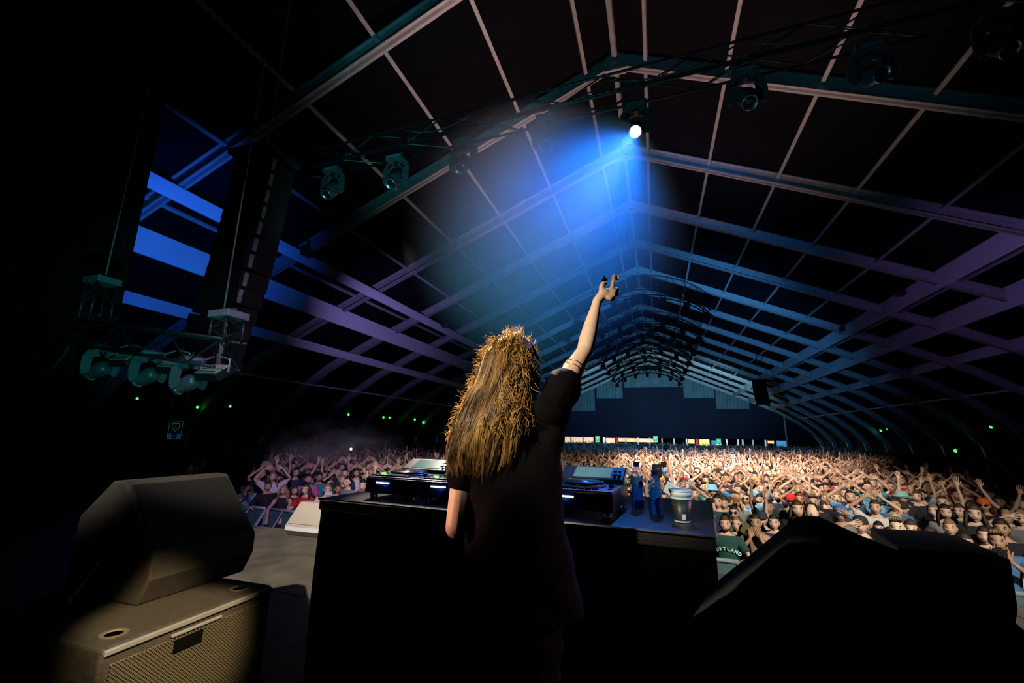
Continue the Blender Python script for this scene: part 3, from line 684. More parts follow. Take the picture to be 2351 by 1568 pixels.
wd = empty('floor_monitor', (-2.7, 1.98, 1.90), 0, 'large black wedge monitor resting on the bass speaker at the left', 'loudspeaker')
prof = [(-2.46, 1.90), (-2.40, 2.02), (-2.40, 2.13), (-2.70, 2.47), (-2.79, 2.475), (-3.01, 2.28), (-3.02, 1.90)]
poly = [Vector((x, 1.68, z)) - wd.location for x, z in prof]
body = MB().prism(poly, (0, 0, 0), (0, 0.60, 0)).build('cabinet', M_CAB, wd, bevel=0.010)
a, b = Vector((-2.402, 0, 2.135)), Vector((-2.695, 0, 2.462)); nn = Vector((b.z - a.z, 0, -(b.x - a.x))).normalized(); 
if nn.x < 0: nn = -nn
gp = [a.lerp(b, 0.07), a.lerp(b, 0.96)]
g = [Vector((gp[0].x, 1.705, gp[0].z)), Vector((gp[1].x, 1.705, gp[1].z)), Vector((gp[1].x, 2.255, gp[1].z)), Vector((gp[0].x, 2.255, gp[0].z))]
MB().prism([p - wd.location + nn * 0.001 for p in g], (0, 0, 0), nn * 0.008).build('grille', mat('wedge_grille', (0.005, 0.0045, 0.004), 0.5, 0.2, bump=0.9, bscale=420), wd)
hc = Vector((-2.66, 1.676, 2.12)) - wd.location
MB().lathe([(0.055, 0.0), (0.06, 0.004), (0.048, 0.006), (0.04, -0.01), (0.001, -0.012)], hc, 20, Matrix.Rotation(PI / 2, 3, 'X')).build('handle_socket', M_PLASTIC, wd, smooth=True)
MB().tube([hc, hc + Vector((0.0, -0.05, -0.02))], 0.012, 10).build('plug', M_BLUECAP, wd)
pts = [at(*p, Y=yy) for p, yy in (((247, 1280), 1.62), ((225, 1293), 1.56), ((205, 1318), 1.52), ((178, 1350), 1.49), ((160, 1372), 1.47), ((148, 1395), 1.46))]
cb = empty('speaker_cable', pts[0], 0, 'black cable with taped sections hanging from the left monitor', 'cable')
MB().tube([p - pts[0] for p in pts] + [pts[-1] - pts[0] + Vector((-0.10, -0.02, -0.35))], 0.010, 8).build('sheath', M_CABLE, cb, smooth=True)
for i in (1, 3, 4):
    q = pts[i] - pts[0]; dd = (pts[i + 1] - pts[i]).normalized() * 0.035
    MB().tube([q, q + dd], 0.013, 8).build('tape', mat('pale_tape', (0.30, 0.45, 0.42), 0.5), cb, smooth=True)

# monitor lit brightly at the stage front
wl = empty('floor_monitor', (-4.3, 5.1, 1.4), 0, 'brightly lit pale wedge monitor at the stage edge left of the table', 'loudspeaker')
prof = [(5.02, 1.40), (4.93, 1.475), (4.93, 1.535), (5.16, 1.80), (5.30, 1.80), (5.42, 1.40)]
M_LITCAB = mat('lit_wedge_tone', (0.34, 0.31, 0.26), 0.55, var=0.15, vscale=20, bump=0.3, bscale=200)  # black-ish cabinet; the strong light on it is put into this pale colour
MB().prism([Vector((-4.72, y, z)) - wl.location for y, z in prof], (0, 0, 0), (0.85, 0, 0)).build('cabinet', M_LITCAB, wl, bevel=0.01)
MB().prism([Vector((-4.68, y, z)) - wl.location for y, z in ((4.945, 1.560), (5.152, 1.80), (5.145, 1.806), (4.938, 1.566))], (0, 0, 0), (0.77, 0, 0)).build('grille', mat('lit_wedge_grille', (0.36, 0.32, 0.26), 0.5, bump=0.5, bscale=300), wl)  # grille paled likewise to stand for the strong light
MB().box(Vector((-4.295, 4.928, 1.505)) - wl.location, (0.82, 0.01, 0.05)).build('front_lip', mat('lit_wedge_lip', (0.55, 0.55, 0.58), 0.5), wl)  # lip whitened likewise, light put into its colour

# right hand foreground monitor on its own speaker, unlit
fr = empty('floor_monitor', (0.55, 1.35, 1.4), 0, 'huge unlit black wedge monitor in the right foreground', 'loudspeaker')
ax = Vector((0.283, 0.96, 0)).normalized()
outl = [(1645, 1335), (1720, 1275), (1826, 1187), (1850, 1183), (1880, 1185), (1975, 1228), (2060, 1262), (2150, 1292), (2215, 1325), (2262, 1366), (2300, 1420)]
poly = [at(*p, Y=1.6) for p in outl]; poly = [Vector((p.x, p.y, p.z)) for p in poly]
poly += [Vector((poly[-1].x, 1.6, 1.96)), Vector((poly[0].x, 1.6, 1.96))]
MB().prism([p - fr.location for p in poly], (0, 0, 0), -ax * 0.42).build('cabinet', M_BLACKMATT, fr, bevel=0.008)
c = sum((p for p in poly), Vector()) / len(poly) - ax * 0.425
MB().lathe([(0.05, 0), (0.055, 0.006), (0.04, 0.002)], c - fr.location + Vector((0.1, -0.005, -0.1)), 20, Matrix.Rotation(PI / 2, 3, 'X')).build('handle_socket', M_BLACKMATT, fr)
fs = empty('bass_speaker', (0.55, 1.3, 1.4), 0, 'black bass speaker under the foreground monitor at the right', 'loudspeaker')
MB().box((0.06, 0.05, 0.275), (0.85, 0.85, 0.54)).build('cabinet', M_BLACKMATT, fs, bevel=0.012)
MB().box((-0.37, 0.05, 0.26), (0.012, 0.76, 0.42)).build('grille', M_PERF, fs)
MB().box((0.485, 0.05, 0.36), (0.012, 0.2, 0.08)).build('handle', M_BLACKMATT, fs)
# further monitor at the right edge, faint teal
er = empty('floor_monitor', (1.45, 2.6, 1.4), 0, 'dim teal-grey wedge monitor behind the foreground one at the right', 'loudspeaker')
poly = [at(*p, Y=2.4) for p in ((2060, 1258), (2235, 1268), (2322, 1284), (2340, 1400), (2330, 1470), (2150, 1470))]
M_TEALCAB = mat('scuffed_black_paint', (0.03, 0.034, 0.034), 0.5, var=0.3, vscale=25, bump=0.5, bscale=260)
MB().prism([p - er.location for p in poly], (0, 0, 0), (0.08, 0.48, 0)).build('cabinet', M_TEALCAB, er, bevel=0.01)
q = at(2296, 1308, Y=2.392); MB().box(q - er.location, (0.05, 0.006, 0.07)).build('socket_plate', mat('teal_plate', (0.08, 0.16, 0.18), 0.4), er)
box_obj('stand', Vector((1.35, 2.66, 1.62)) - er.location, (0.5, 0.42, 0.44), M_BLACKMATT, er)

# ------------------------------------------------------------------ crowd barrier along the pit
M_BARR = mat('blue_lit_barrier_steel', (0.30, 0.42, 0.46), 0.42, 0.4, var=0.2, vscale=6)  # blue-white light on the steel is put into this colour
M_BARRP = mat('teal_lit_barrier_sheet', (0.07, 0.14, 0.16), 0.55, 0.2, var=0.3, vscale=4)  # teal light on the sheet metal is put into this colour
bar = empty('crowd_barrier')
MB().tube([(-0.49, 0, 1.13), (0.49, 0, 1.13)], 0.028, 8).build('top_rail', M_BARR, bar, smooth=True)
MB().tube([(-0.49, -0.22, 0.80), (0.49, -0.22, 0.80)], 0.022, 8).build('lower_rail', M_BARR, bar, smooth=True)
for x in (-0.48, 0.0, 0.48): MB().tube([(x, 0, 1.12), (x, -0.22, 0.80)], 0.016, 6).build('strut', M_BARR, bar)
for x in (-0.48, 0.48): MB().tube([(x, 0, 0.0), (x, 0, 1.13)], 0.025, 8).build('post', M_BARR, bar)
for x in (-0.48, 0.48): MB().tube([(x, -0.22, 0.80), (x, -0.75, 0.03)], 0.02, 6).build('brace', M_BARR, bar)
MB().box((0, 0.005, 0.58), (0.95, 0.008, 1.02)).build('sheet', M_BARRP, bar)
MB().box((0, -0.42, 0.02), (0.97, 0.8, 0.03)).build('foot_plate', M_BARRP, bar)
first = True
def barrier_y(x): return 7.02 - 0.085 * (x - 1)
ORD = ['first', 'second', 'third', 'fourth', 'fifth', 'sixth', 'seventh', 'eighth', 'ninth']
for i in range(-11, 8):
    b = bar if first else copy_tree(bar); first = False
    b.location = (i + 0.5, barrier_y(i + 0.5), 0); b.rotation_euler = (0, 0, -0.085)
    if i < -3: lb, gp = f'blue-lit steel crowd barrier section, {ORD[-4 - i]} one left of the table', 'crowd barrier sections left of the table'
    elif i < 1: lb, gp = f'steel crowd barrier section behind the table, {ORD[i + 3]} from its left end', 'crowd barrier sections behind the table'
    else: lb, gp = f'blue-lit steel crowd barrier section, {ORD[i - 1]} one right of the table', 'crowd barrier sections right of the table'
    tag(b, lb, 'barrier', gp)
spot('deck_front_light', (-1.2, -3.0, 7.0), (-3.9, 4.2, 1.5), 5200, (1.0, 0.90, 0.72), 17, 0.5, 0.05)
# ------------------------------------------------------------------ people in the audience
M_SKIN = mat('skin', objcol=True, rough=0.5, var=0.10, vscale=18, spec=0.4)
M_SHIRT = mat('shirt_cloth', objcol=True, rough=0.85, var=0.15, vscale=14, bump=0.3, bscale=30)
M_HAIR = mat('hair_strands', objcol=True, rough=0.5, var=0.35, vscale=60, bump=0.6, bscale=120)
M_EYE = mat('eye_dark', (0.015, 0.012, 0.012), 0.3)
M_LIPS = mat('lips', (0.32, 0.09, 0.08), 0.5)
M_TROUSER = mat('dark_denim', (0.02, 0.025, 0.05), 0.85, var=0.2)
M_HAT = mat('hat_cloth', objcol=True, rough=0.8, var=0.12, vscale=20)
M_SHADES = mat('dark_lens', (0.01, 0.012, 0.02), 0.08, spec=0.9)

def skin_mesh(verts, edges, radii, sub=1):
    me = bpy.data.meshes.new('tmp'); me.from_pydata([tuple(v) for v in verts], edges, [])
    ob = bpy.data.objects.new('tmp', me); COL.objects.link(ob)
    md = ob.modifiers.new('s', 'SKIN'); md.use_smooth_shade = True
    sv = me.skin_vertices[0].data
    for i, r in enumerate(radii): sv[i].radius = (r, r); sv[i].use_root = (i == 0)
    if sub:
        sd = ob.modifiers.new('d', 'SUBSURF'); sd.levels = sub; sd.render_levels = sub
    dg = bpy.context.evaluated_depsgraph_get()
    out = bpy.data.meshes.new_from_object(ob.evaluated_get(dg))
    bpy.data.objects.remove(ob); bpy.data.meshes.remove(me)
    V = np.empty(len(out.vertices) * 3); out.vertices.foreach_get('co', V)
    Fc = [tuple(p.vertices) for p in out.polygons]; bpy.data.meshes.remove(out)
    return V.reshape(-1, 3), Fc

# arm specs for the +x side: elbow, wrist, hand direction
ARMS = {'down': ((0.25, 0.03, 1.15), (0.26, -0.08, 0.91), (0, -0.2, -1)),
        'heart': ((0.345, -0.07, 1.63), (0.13, -0.10, 1.80), (-0.75, 0, 0.75)),
        'widearch': ((0.38, -0.05, 1.60), (0.20, -0.08, 1.82), (-0.9, 0, 0.4)),
        'up': ((0.27, -0.08, 1.69), (0.24, -0.12, 1.95), (0.0, 0.0, 1)),
        'vee': ((0.37, -0.05, 1.62), (0.47, -0.10, 1.87), (0.15, 0, 1)),
        'clap': ((0.31, -0.14, 1.50), (0.08, -0.24, 1.66), (-0.35, -0.1, 0.9)),
        'mouth': ((0.24, -0.18, 1.22), (0.075, -0.20, 1.43), (-0.25, 0.12, 1)),
        'lean': ((0.32, -0.10, 1.19), (0.12, -0.24, 1.13), (-0.85, -0.25, -0.1)),
        'phone': ((0.25, -0.20, 1.28), (0.08, -0.32, 1.46), (-0.3, -0.1, 0.9)),
        'reach': ((0.22, -0.25, 1.25), (0.15, -0.42, 1.06), (0, -0.5, -0.85)),
        'brow': ((0.36, -0.10, 1.52), (0.14, -0.16, 1.66), (-0.9, 0.05, 0.25))}
def arm_chain(V, E, RD, root, sh, spec, s, fingers=True, grow=0.0, sleeve=None):
    el, wr, hd = [Vector((s * p[0], p[1], p[2])) for p in spec]
    def add(p, r, parent):
        V.append(Vector(p)); RD.append(r); E.append((parent, len(V) - 1)); return len(V) - 1
    a = add(sh, 0.066 + grow, root)
    if sleeve is not None:
        b = add(Vector(sh).lerp(el, sleeve * 0.6), 0.056 + grow, a); add(Vector(sh).lerp(el, sleeve), 0.056 + grow, b); return
    m = add(Vector(sh).lerp(el, 0.5), 0.044, a); e = add(el, 0.034, m)
    f = add(el.lerp(wr, 0.35), 0.035, e); w = add(wr, 0.023, f)
    hd = hd.normalized()
    side = hd.cross(Vector((0, 1, 0)));  side = side.normalized() if side.length > 0.1 else Vector((1, 0, 0))
    p = add(wr + hd * 0.055, 0.030, w)
    if not fingers: add(wr + hd * 0.17, 0.022, p); return
    for k in range(4):
        o = side * (k - 1.5) * 0.021
        q = add(wr + hd * 0.10 + o, 0.0115, p); add(wr + hd * (0.175, 0.19, 0.185, 0.16)[k] + o * 1.25 + Vector((0, -0.012, 0)), 0.008, q)
    q = add(wr + hd * 0.07 - side * 0.045 , 0.012, p); add(wr + hd * 0.11 - side * 0.065, 0.009, q)
def flatten(V):
    m = (np.abs(V[:, 1]) < 0.2) & (V[:, 2] > 0.8) & (V[:, 2] < 1.50) & (np.abs(V[:, 0]) < 0.26)
    V[m, 1] *= 0.66
    return V
def body_geo(la, ra, fingers=True, sub=1):
    V = [Vector(p) for p in ((0, 0, 0.95), (0, 0, 1.12), (0, 0, 1.31), (0, 0, 1.41), (0, 0.005, 1.49), (0, -0.012, 1.57))]
    RD = [0.135, 0.115, 0.145, 0.105, 0.058, 0.055]; E = [(0, 1), (1, 2), (2, 3), (3, 4), (4, 5)]
    for s in (-1, 1):
        par = 0
        for p, r in (((s * 0.09, 0, 0.84), 0.085), ((s * 0.10, -0.01, 0.50), 0.058), ((s * 0.10, 0.01, 0.10), 0.042), ((s * 0.11, -0.13, 0.045), 0.040)):
            V.append(Vector(p)); RD.append(r); E.append((par, len(V) - 1)); par = len(V) - 1
    for s, a in ((1, la), (-1, ra)): arm_chain(V, E, RD, 3, (s * 0.175, 0, 1.42), ARMS[a], s, fingers)
    vv, ff = skin_mesh(V, E, RD, sub)
    return flatten(vv), ff
def shirt_geo(la, ra, sub=1, sleeve=0.72):
    V = [Vector(p) for p in ((0, 0, 0.90), (0, 0, 1.12), (0, 0, 1.31), (0, 0, 1.405), (0, 0.01, 1.465))]
    RD = [0.165, 0.150, 0.168, 0.128, 0.080]; E = [(0, 1), (1, 2), (2, 3), (3, 4)]
    for s, a in ((1, la), (-1, ra)): arm_chain(V, E, RD, 3, (s * 0.175, 0, 1.42), ARMS[a], s, False, 0.018, sleeve)
    vv, ff = skin_mesh(V, E, RD, sub)
    return flatten(vv), ff
HC = Vector((0, -0.025, 1.640))
def head_dir(x, y, z):
    """surface of a head for a unit direction; the face looks along -y"""
    ax, ay, az = 0.076, 0.096, 0.118
    px, py, pz = ax * x, ay * y, az * z
    if z < 0:
        t = (-z) ** 1.6; px *= 1 - 0.30 * t
        if y > 0: py *= 1 - 0.35 * t
    g = lambda cx, cz, sx, sz: math.exp(-((x - cx) / sx) ** 2 - ((z - cz) / sz) ** 2)
    if y < 0:
        py *= 0.94
        py -= 0.036 * g(0, -0.18, 0.16, 0.16) + 0.016 * g(0, 0.02, 0.11, 0.18) + 0.006 * g(0, 0.27, 0.6, 0.10)
        py += 0.016 * (g(0.42, 0.10, 0.20, 0.13) + g(-0.42, 0.10, 0.20, 0.13))
        py -= 0.010 * g(0, -0.78, 0.35, 0.18) + 0.008 * g(0, -0.47, 0.30, 0.07)
        py -= 0.006 * (g(0.6, -0.2, 0.2, 0.2) + g(-0.6, -0.2, 0.2, 0.2))
    return Vector((px, py, pz))
def head_geo(nu=26, nv=20):
    mb = MB(); vs = []
    for j in range(nv + 1):
        t = PI * j / nv
        for k in range(nu):
            g = 2 * PI * k / nu; vs.append(HC + head_dir(math.sin(t) * math.cos(g), math.sin(t) * math.sin(g), math.cos(t)))
    mb.add(vs, [(j * nu + k, (j + 1) * nu + k, (j + 1) * nu + (k + 1) % nu, j * nu + (k + 1) % nu) for j in range(nv) for k in range(nu)], 0)
    for s in (-1, 1):
        mb.ball(HC + Vector((s * 0.078, 0.012, -0.005)), (0.010, 0.020, 0.032), 8, 6, mi=0)
        e = HC + head_dir(s * 0.40, -math.sqrt(1 - 0.16 - 0.0144), 0.12)
        mb.ball(e + Vector((0, 0.001, 0)), (0.019, 0.008, 0.0095), 8, 6, mi=1)
        mb.box(e + Vector((0, -0.003, 0.022)), (0.044, 0.012, 0.011), Matrix.Rotation(-s * 0.12, 3, 'Y'), mi=1)
    mo = HC + head_dir(0, -0.88, -0.47)
    mb.ball(mo + Vector((0, 0.001, 0)), (0.030, 0.008, 0.011), 10, 6, mi=2)
    return mb
HEAD = head_geo()
def body_mesh(la, ra, fingers=True):
    vv, ff = body_geo(la, ra, fingers)
    mb = MB(); mb.add(vv, ff, 0)
    mb.m = [3 if max(vv[i][2] for i in f) < 0.97 else 0 for f in ff]
    mb.v += HEAD.v; o = len(vv); mb.f += [tuple(i + o for i in f) for f in HEAD.f]; mb.m += HEAD.m
    return mb.mesh('person', [M_SKIN, M_EYE, M_LIPS, M_TROUSER], smooth=True, fix=False)
def shirt_mesh(la, ra, sleeve=0.72):
    vv, ff = shirt_geo(la, ra, 1, sleeve); mb = MB(); mb.add(vv, ff); return mb.mesh('shirt', M_SHIRT, smooth=True, fix=False)
BODY = {}; SHIRT = {}
def get_pose(la, ra):
    k = (la, ra)
    if k not in BODY: BODY[k] = body_mesh(la, ra)
    return BODY[k]
def get_shirt(la, ra, sl=0.72):
    k = (la, ra, sl)
    if k not in SHIRT: SHIRT[k] = shirt_mesh(la, ra, sl)
    return SHIRT[k]
def hair_shell(test, scale, lump, seed, extra=None):
    rr = random.Random(seed); nu, nv = 26, 18; mb = MB(); vs = []; keep = []
    for j in range(nv + 1):
        t = PI * j / nv
        for k in range(nu):
            g = 2 * PI * k / nu; d = Vector((math.sin(t) * math.cos(g), math.sin(t) * math.sin(g), math.cos(t)))
            keep.append(test(d)); h = head_dir(*d)
            if d.y < 0: h.y = max(h.y, -0.096)
            vs.append(HC + h * (scale + (lump * rr.uniform(-1, 1) if keep[-1] else -0.1)) + Vector((0, 0, 0.012 if d.z > 0.3 else 0)))
    fs = []
    for j in range(nv):
        for k in range(nu):
            f = (j * nu + k, (j + 1) * nu + k, (j + 1) * nu + (k + 1) % nu, j * nu + (k + 1) % nu)
            if sum(keep[i] for i in f) >= 2: fs.append(f)
    mb.add(vs, fs)
    if extra: extra(mb, rr)
    return mb.mesh('hair', M_HAIR, smooth=True, fix=False)
def front_line(d): return 0.62 if d.y < -0.2 else 0.34 if d.y < 0.15 else -0.55
def long_extra(mb, rr):
    for k in range(34):
        g = -0.35 + (PI + 0.7) * k / 33; d = Vector((math.cos(g), math.sin(g), 0.15))
        p = HC + Vector((d.x * 0.082, d.y * 0.10, 0.03)); L = 0.30 + 0.08 * rr.random()
        q = p + Vector((d.x * 0.03, d.y * 0.05 + 0.01, -0.14)); e = p + Vector((d.x * 0.045 + 0.01 * rr.uniform(-1, 1), d.y * 0.055 + 0.02, -L))
        mb.tube([p, q, e], [0.020, 0.019, 0.005], 5)
HAIR = {'short': hair_shell(lambda d: d.z > front_line(d), 1.09, 0.025, 1), 'quiff': hair_shell(lambda d: d.z > front_line(d) + 0.05, 1.12, 0.05, 2,
            lambda mb, rr: [mb.tube([HC + Vector((x * 0.055, -0.06, 0.10)), HC + Vector((x * 0.05, -0.085, 0.135)), HC + Vector((x * 0.04, -0.04, 0.15))], [0.02, 0.016, 0.005], 5) for x in (-0.9, -0.4, 0.1, 0.6, 1.0)]),
        'buzz': hair_shell(lambda d: d.z > front_line(d) + 0.08, 1.03, 0.004, 3), 'curly': hair_shell(lambda d: d.z > front_line(d) - 0.05, 1.16, 0.07, 4),
        'long': hair_shell(lambda d: d.z > front_line(d) - 0.1, 1.10, 0.02, 5, long_extra)}
def cap_mesh(back=False):
    mb = MB(); s = 1 if back else -1
    mb.lathe([(0.092, 0.028), (0.094, 0.05), (0.088, 0.095), (0.062, 0.128), (0.02, 0.142), (0.001, 0.143)], HC + Vector((0, 0.004, 0)), 20)
    n = 10; vs = []
    for i in range(n + 1):
        g = PI * i / n; x = 0.078 * math.cos(g); y = s * (0.075 + 0.095 * math.sin(g))
        vs += [HC + Vector((x, s * 0.055, 0.040)), HC + Vector((x, y, 0.032))]
    vs2 = [v - Vector((0, 0, 0.005)) for v in vs]; m = len(vs)
    mb.add(vs + vs2, [(2 * i, 2 * i + 1, 2 * i + 3, 2 * i + 2) for i in range(n)] + [(m + 2 * i, m + 2 * i + 2, m + 2 * i + 3, m + 2 * i + 1) for i in range(n)] + [(2 * i + 1, m + 2 * i + 1, m + 2 * i + 3, 2 * i + 3) for i in range(n)])
    return mb.mesh('cap', M_HAT, smooth=True, fix=False)
CAPM, CAPB = cap_mesh(), cap_mesh(True)
BUCKET = MB().lathe([(0.145, 0.030), (0.150, 0.024), (0.100, 0.060), (0.094, 0.120), (0.07, 0.135), (0.001, 0.138)], HC + Vector((0, 0.004, 0)), 22).mesh('bucket_hat', M_HAT, smooth=True, fix=False)
mb = MB()
for s in (-1, 1):
    mb.ball(HC + Vector((s * 0.033, -0.097, 0.014)), (0.027, 0.008, 0.019), 12, 8)
    mb.tube([HC + Vector((s * 0.058, -0.09, 0.020)), HC + Vector((s * 0.083, 0.01, 0.018))], 0.003, 5)
mb.tube([HC + Vector((-0.012, -0.103, 0.020)), HC + Vector((0.012, -0.103, 0.020))], 0.003, 5)
SHADES = mb.mesh('sunglasses', M_SHADES, smooth=True, fix=False)
def beard_mesh():
    return hair_shell(lambda d: d.y < 0.1 and d.z < -0.42 and not (abs(d.x) < 0.2 and -0.6 < d.z < -0.36), 1.035, 0.006, 9)
BEARD = beard_mesh()
PHONE = MB().box((0, 0, 0), (0.15, 0.012, 0.075)).mesh('phone', mat('phone_shell', (0.55, 0.58, 0.62), 0.3), bevel=0.004)

SKINS = [(0.62, 0.40, 0.30), (0.68, 0.45, 0.34), (0.56, 0.35, 0.25), (0.60, 0.42, 0.33), (0.42, 0.25, 0.16), (0.70, 0.50, 0.40)]
HAIRC = {'dark': (0.012, 0.009, 0.007), 'brown': (0.045, 0.025, 0.014), 'fair': (0.22, 0.14, 0.06), 'red': (0.14, 0.035, 0.015), 'blonde': (0.42, 0.28, 0.10)}
SHIRTC = {'black': (0.012, 0.012, 0.014), 'navy': (0.02, 0.03, 0.09), 'white': (0.62, 0.64, 0.66), 'grey': (0.18, 0.19, 0.20), 'light blue': (0.16, 0.38, 0.62), 'teal': (0.03, 0.20, 0.26),
          'red': (0.50, 0.02, 0.03), 'dark green': (0.012, 0.06, 0.055), 'maroon': (0.25, 0.02, 0.06), 'lime': (0.35, 0.70, 0.05), 'denim': (0.05, 0.16, 0.33), 'olive': (0.10, 0.10, 0.03), 'pink': (0.55, 0.12, 0.28)}
STAGE_POINT = Vector((-0.4, 1.5, 0))
PLACED = []
def person(x, y, la, ra, shirt, hair, hc, label, group=None, scale=1.0, turn=0.0, skin=None, hat=None, hatc=(0.3, 0.02, 0.02), shades=False, beard=False, sleeve=0.72, zlift=0.0):
    d = STAGE_POINT - Vector((x, y, 0))
    b = place('person', get_pose(la, ra), None, (x, y, zlift), (0, 0, math.atan2(d.x, -d.y) + turn)); b.scale = (scale,) * 3
    b.color = (*(skin or R.choice(SKINS)), 1); tag(b, label, 'person', group)
    if shirt is not None:
        s = place('shirt', get_shirt(la, ra, sleeve), b); c = SHIRTC[shirt]; s.color = (c[0], c[1], c[2], 1)
    if hair: h = place('hair', HAIR[hair], b); h.color = (*HAIRC[hc], 1)
    if hat: h = place({'cap': 'cap', 'back': 'cap', 'bucket': 'bucket_hat'}[hat], {'cap': CAPM, 'back': CAPB, 'bucket': BUCKET}[hat], b); h.color = (*hatc, 1)
    if shades: place('sunglasses', SHADES, b)
    if beard: h = place('beard', BEARD, b); h.color = (*HAIRC[hc], 1)
    PLACED.append((x, y)); return b
def by_head(px, py, hz=1.64, scale=1.0):
    """stand a person so that the head lies on the sight line through the pixel, clear of the barrier and of those already placed"""
    p = at(px, py, Z=hz * scale); y = max(p.y, barrier_y(p.x) + 0.34)
    for _ in range(60):
        q = at(px, py, Y=y)
        if all((q.x - a) ** 2 + (y - b) ** 2 > 0.45 ** 2 for a, b in PLACED): break
        y += 0.05
    return q.x, y, max(0.86, min(1.12, q.z / hz))
BG = 'named'
def H_(px, py, la, ra, shirt, hair, hc, label, scale=1.0, **k):
    x, y, s = by_head(px, py, 1.64, scale)
    return person(x, y, la, ra, shirt, hair, hc, label, None, s, **k)
RED = (0.55, 0.02, 0.02); BLU = (0.04, 0.16, 0.45); ORG = (0.85, 0.12, 0.02)
pl = H_(1665, 1203, 'lean', 'lean', 'dark green', 'short', 'brown', 'bearded man in a dark green PORTLAND T-shirt leaning on the barrier', beard=True)
H_(1735, 1200, 'mouth', 'mouth', None, 'short', 'dark', 'shirtless person pressing both hands to the mouth by the barrier')
H_(1777, 1200, 'down', 'down', 'navy', 'short', 'dark', 'person in a dark sleeveless top right of the shirtless one', sleeve=0.05)
H_(1691, 1204, 'down', 'down', 'black', 'buzz', 'fair', 'close-cropped person behind the PORTLAND T-shirt wearer', 0.98)
H_(1628, 1163, 'down', 'down', 'navy', 'short', 'dark', 'grinning person in navy in profile beside the table corner', turn=0.9)
H_(1750, 1192, 'down', 'down', 'black', None, 'dark', 'person in a dark cap behind the shirtless one', hat='cap', hatc=(0.03, 0.03, 0.05))
H_(1800, 1188, 'down', 'up', 'denim', 'short', 'brown', 'person in denim sleeves with an arm up, left of the foreground monitor')
H_(1685, 1177, 'down', 'down', 'olive', 'short', 'dark', 'person with amber sunglasses above the PORTLAND T-shirt wearer', shades=True)
H_(1647, 1152, 'down', 'down', 'dark green', 'short', 'dark', 'young person in green and yellow just right of the table end')
H_(1662, 1156, 'down', 'down', 'olive', 'short', 'brown', 'person in a patterned top beside the one in green and yellow')
H_(1691, 1152, 'down', 'down', 'grey', 'long', 'blonde', 'fair long-haired person in grey above the barrier group')
H_(1712, 1145, 'vee', 'clap', 'light blue', 'short', 'dark', 'person in light blue with mirrored sunglasses and raised arms', shades=True)
H_(1744, 1147, 'down', 'down', 'black', 'short', 'dark', 'dark-haired person in black looking aside near the raised palm', turn=0.5)
H_(1765, 1164, 'down', 'up', 'black', 'short', 'dark', 'person in black showing a raised open palm')
H_(1784, 1137, 'down', 'down', 'navy', 'short', 'fair', 'fair-haired person in a navy printed T-shirt')
H_(1735, 1170, 'down', 'down', 'black', None, 'dark', 'person under a dark flat cap behind the shirtless one', hat='cap', hatc=(0.02, 0.02, 0.02))
H_(2061, 1212, 'down', 'down', 'black', 'quiff', 'fair', 'smiling fair-haired man in a black T-shirt behind the right monitor')
H_(2093, 1215, 'down', 'mouth', 'black', 'long', 'brown', 'long-haired person with a hand at the face, right of the smiling fair man')
H_(2138, 1231, 'down', 'down', 'denim', 'long', 'brown', 'laughing person in blue behind the bright barrier edge', turn=-0.3)
H_(2182, 1212, 'down', 'down', 'black', 'short', 'fair', 'person with orange-lit face between the laughing one and sunglasses wearer')
H_(2210, 1246, 'down', 'down', 'black', 'short', 'dark', 'person in profile wearing dark sunglasses at the right barrier', shades=True, turn=1.1)
cm = H_(2290, 1242, 'phone', 'phone', 'denim', 'quiff', 'fair', 'young person in a blue denim jacket holding a camera at the right edge', sleeve=0.98, turn=0.15)
H_(2262, 1230, 'down', 'down', 'black', 'short', 'dark', 'person peering past the camera holder at the right')
H_(2045, 1240, 'down', 'down', 'black', 'short', 'dark', 'person with dark sunglasses cut off by the foreground monitor', shades=True)
H_(2018, 1214, 'down', 'down', 'maroon', 'long', 'dark', 'dark long-haired person just above the foreground monitor')
H_(1977, 1206, 'down', 'brow', 'black', None, 'dark', 'person with a backward black cap above the foreground monitor', hat='back', hatc=(0.02, 0.02, 0.02))
H_(1931, 1180, 'brow', 'down', 'grey', None, 'brown', 'person in a blue cap stretching an arm sideways', hat='cap', hatc=BLU)
H_(2010, 1165, 'heart', 'heart', 'white', 'short', 'brown', 'person in white with long arms arched overhead near the bucket hat')
H_(2054, 1159, 'down', 'down', 'denim', 'short', 'brown', 'short-haired person in a blue and white top left of the bucket hat')
H_(2073, 1143, 'down', 'down', 'black', None, 'brown', 'person in a pale green bucket hat', hat='bucket', hatc=(0.22, 0.45, 0.40))
H_(2074, 1168, 'down', 'down', 'black', None, 'brown', 'person in a dark cap right under the bucket hat', hat='cap', hatc=(0.03, 0.02, 0.02))
H_(2005, 1137, 'clap', 'clap', 'light blue', 'short', 'brown', 'person in pale blue framing the face with both hands')
H_(2259, 1161, 'vee', 'vee', 'black', None, 'dark', 'person in an orange cap with both arms thrown up', hat='back', hatc=ORG, shades=True)
H_(2294, 1153, 'down', 'down', 'maroon', 'short', 'dark', 'person in dark red right of the orange cap')
H_(2332, 1158, 'down', 'down', 'olive', 'short', 'dark', 'person in olive at the right edge beyond the orange cap')
H_(2300, 1214, 'down', 'down', 'black', 'curly', 'dark', 'curly-haired person behind the denim jacket')
H_(2345, 1190, 'down', 'brow', 'grey', 'short', 'fair', 'person with a pale raised forearm cut by the right edge')
H_(1817, 1187, 'down', 'down', 'teal', 'short', 'dark', 'person in teal right beside the tip of the foreground monitor')
H_(1868, 1153, 'down', 'down', 'black', 'quiff', 'fair', 'fair person with golden lit face above the monitor tip')
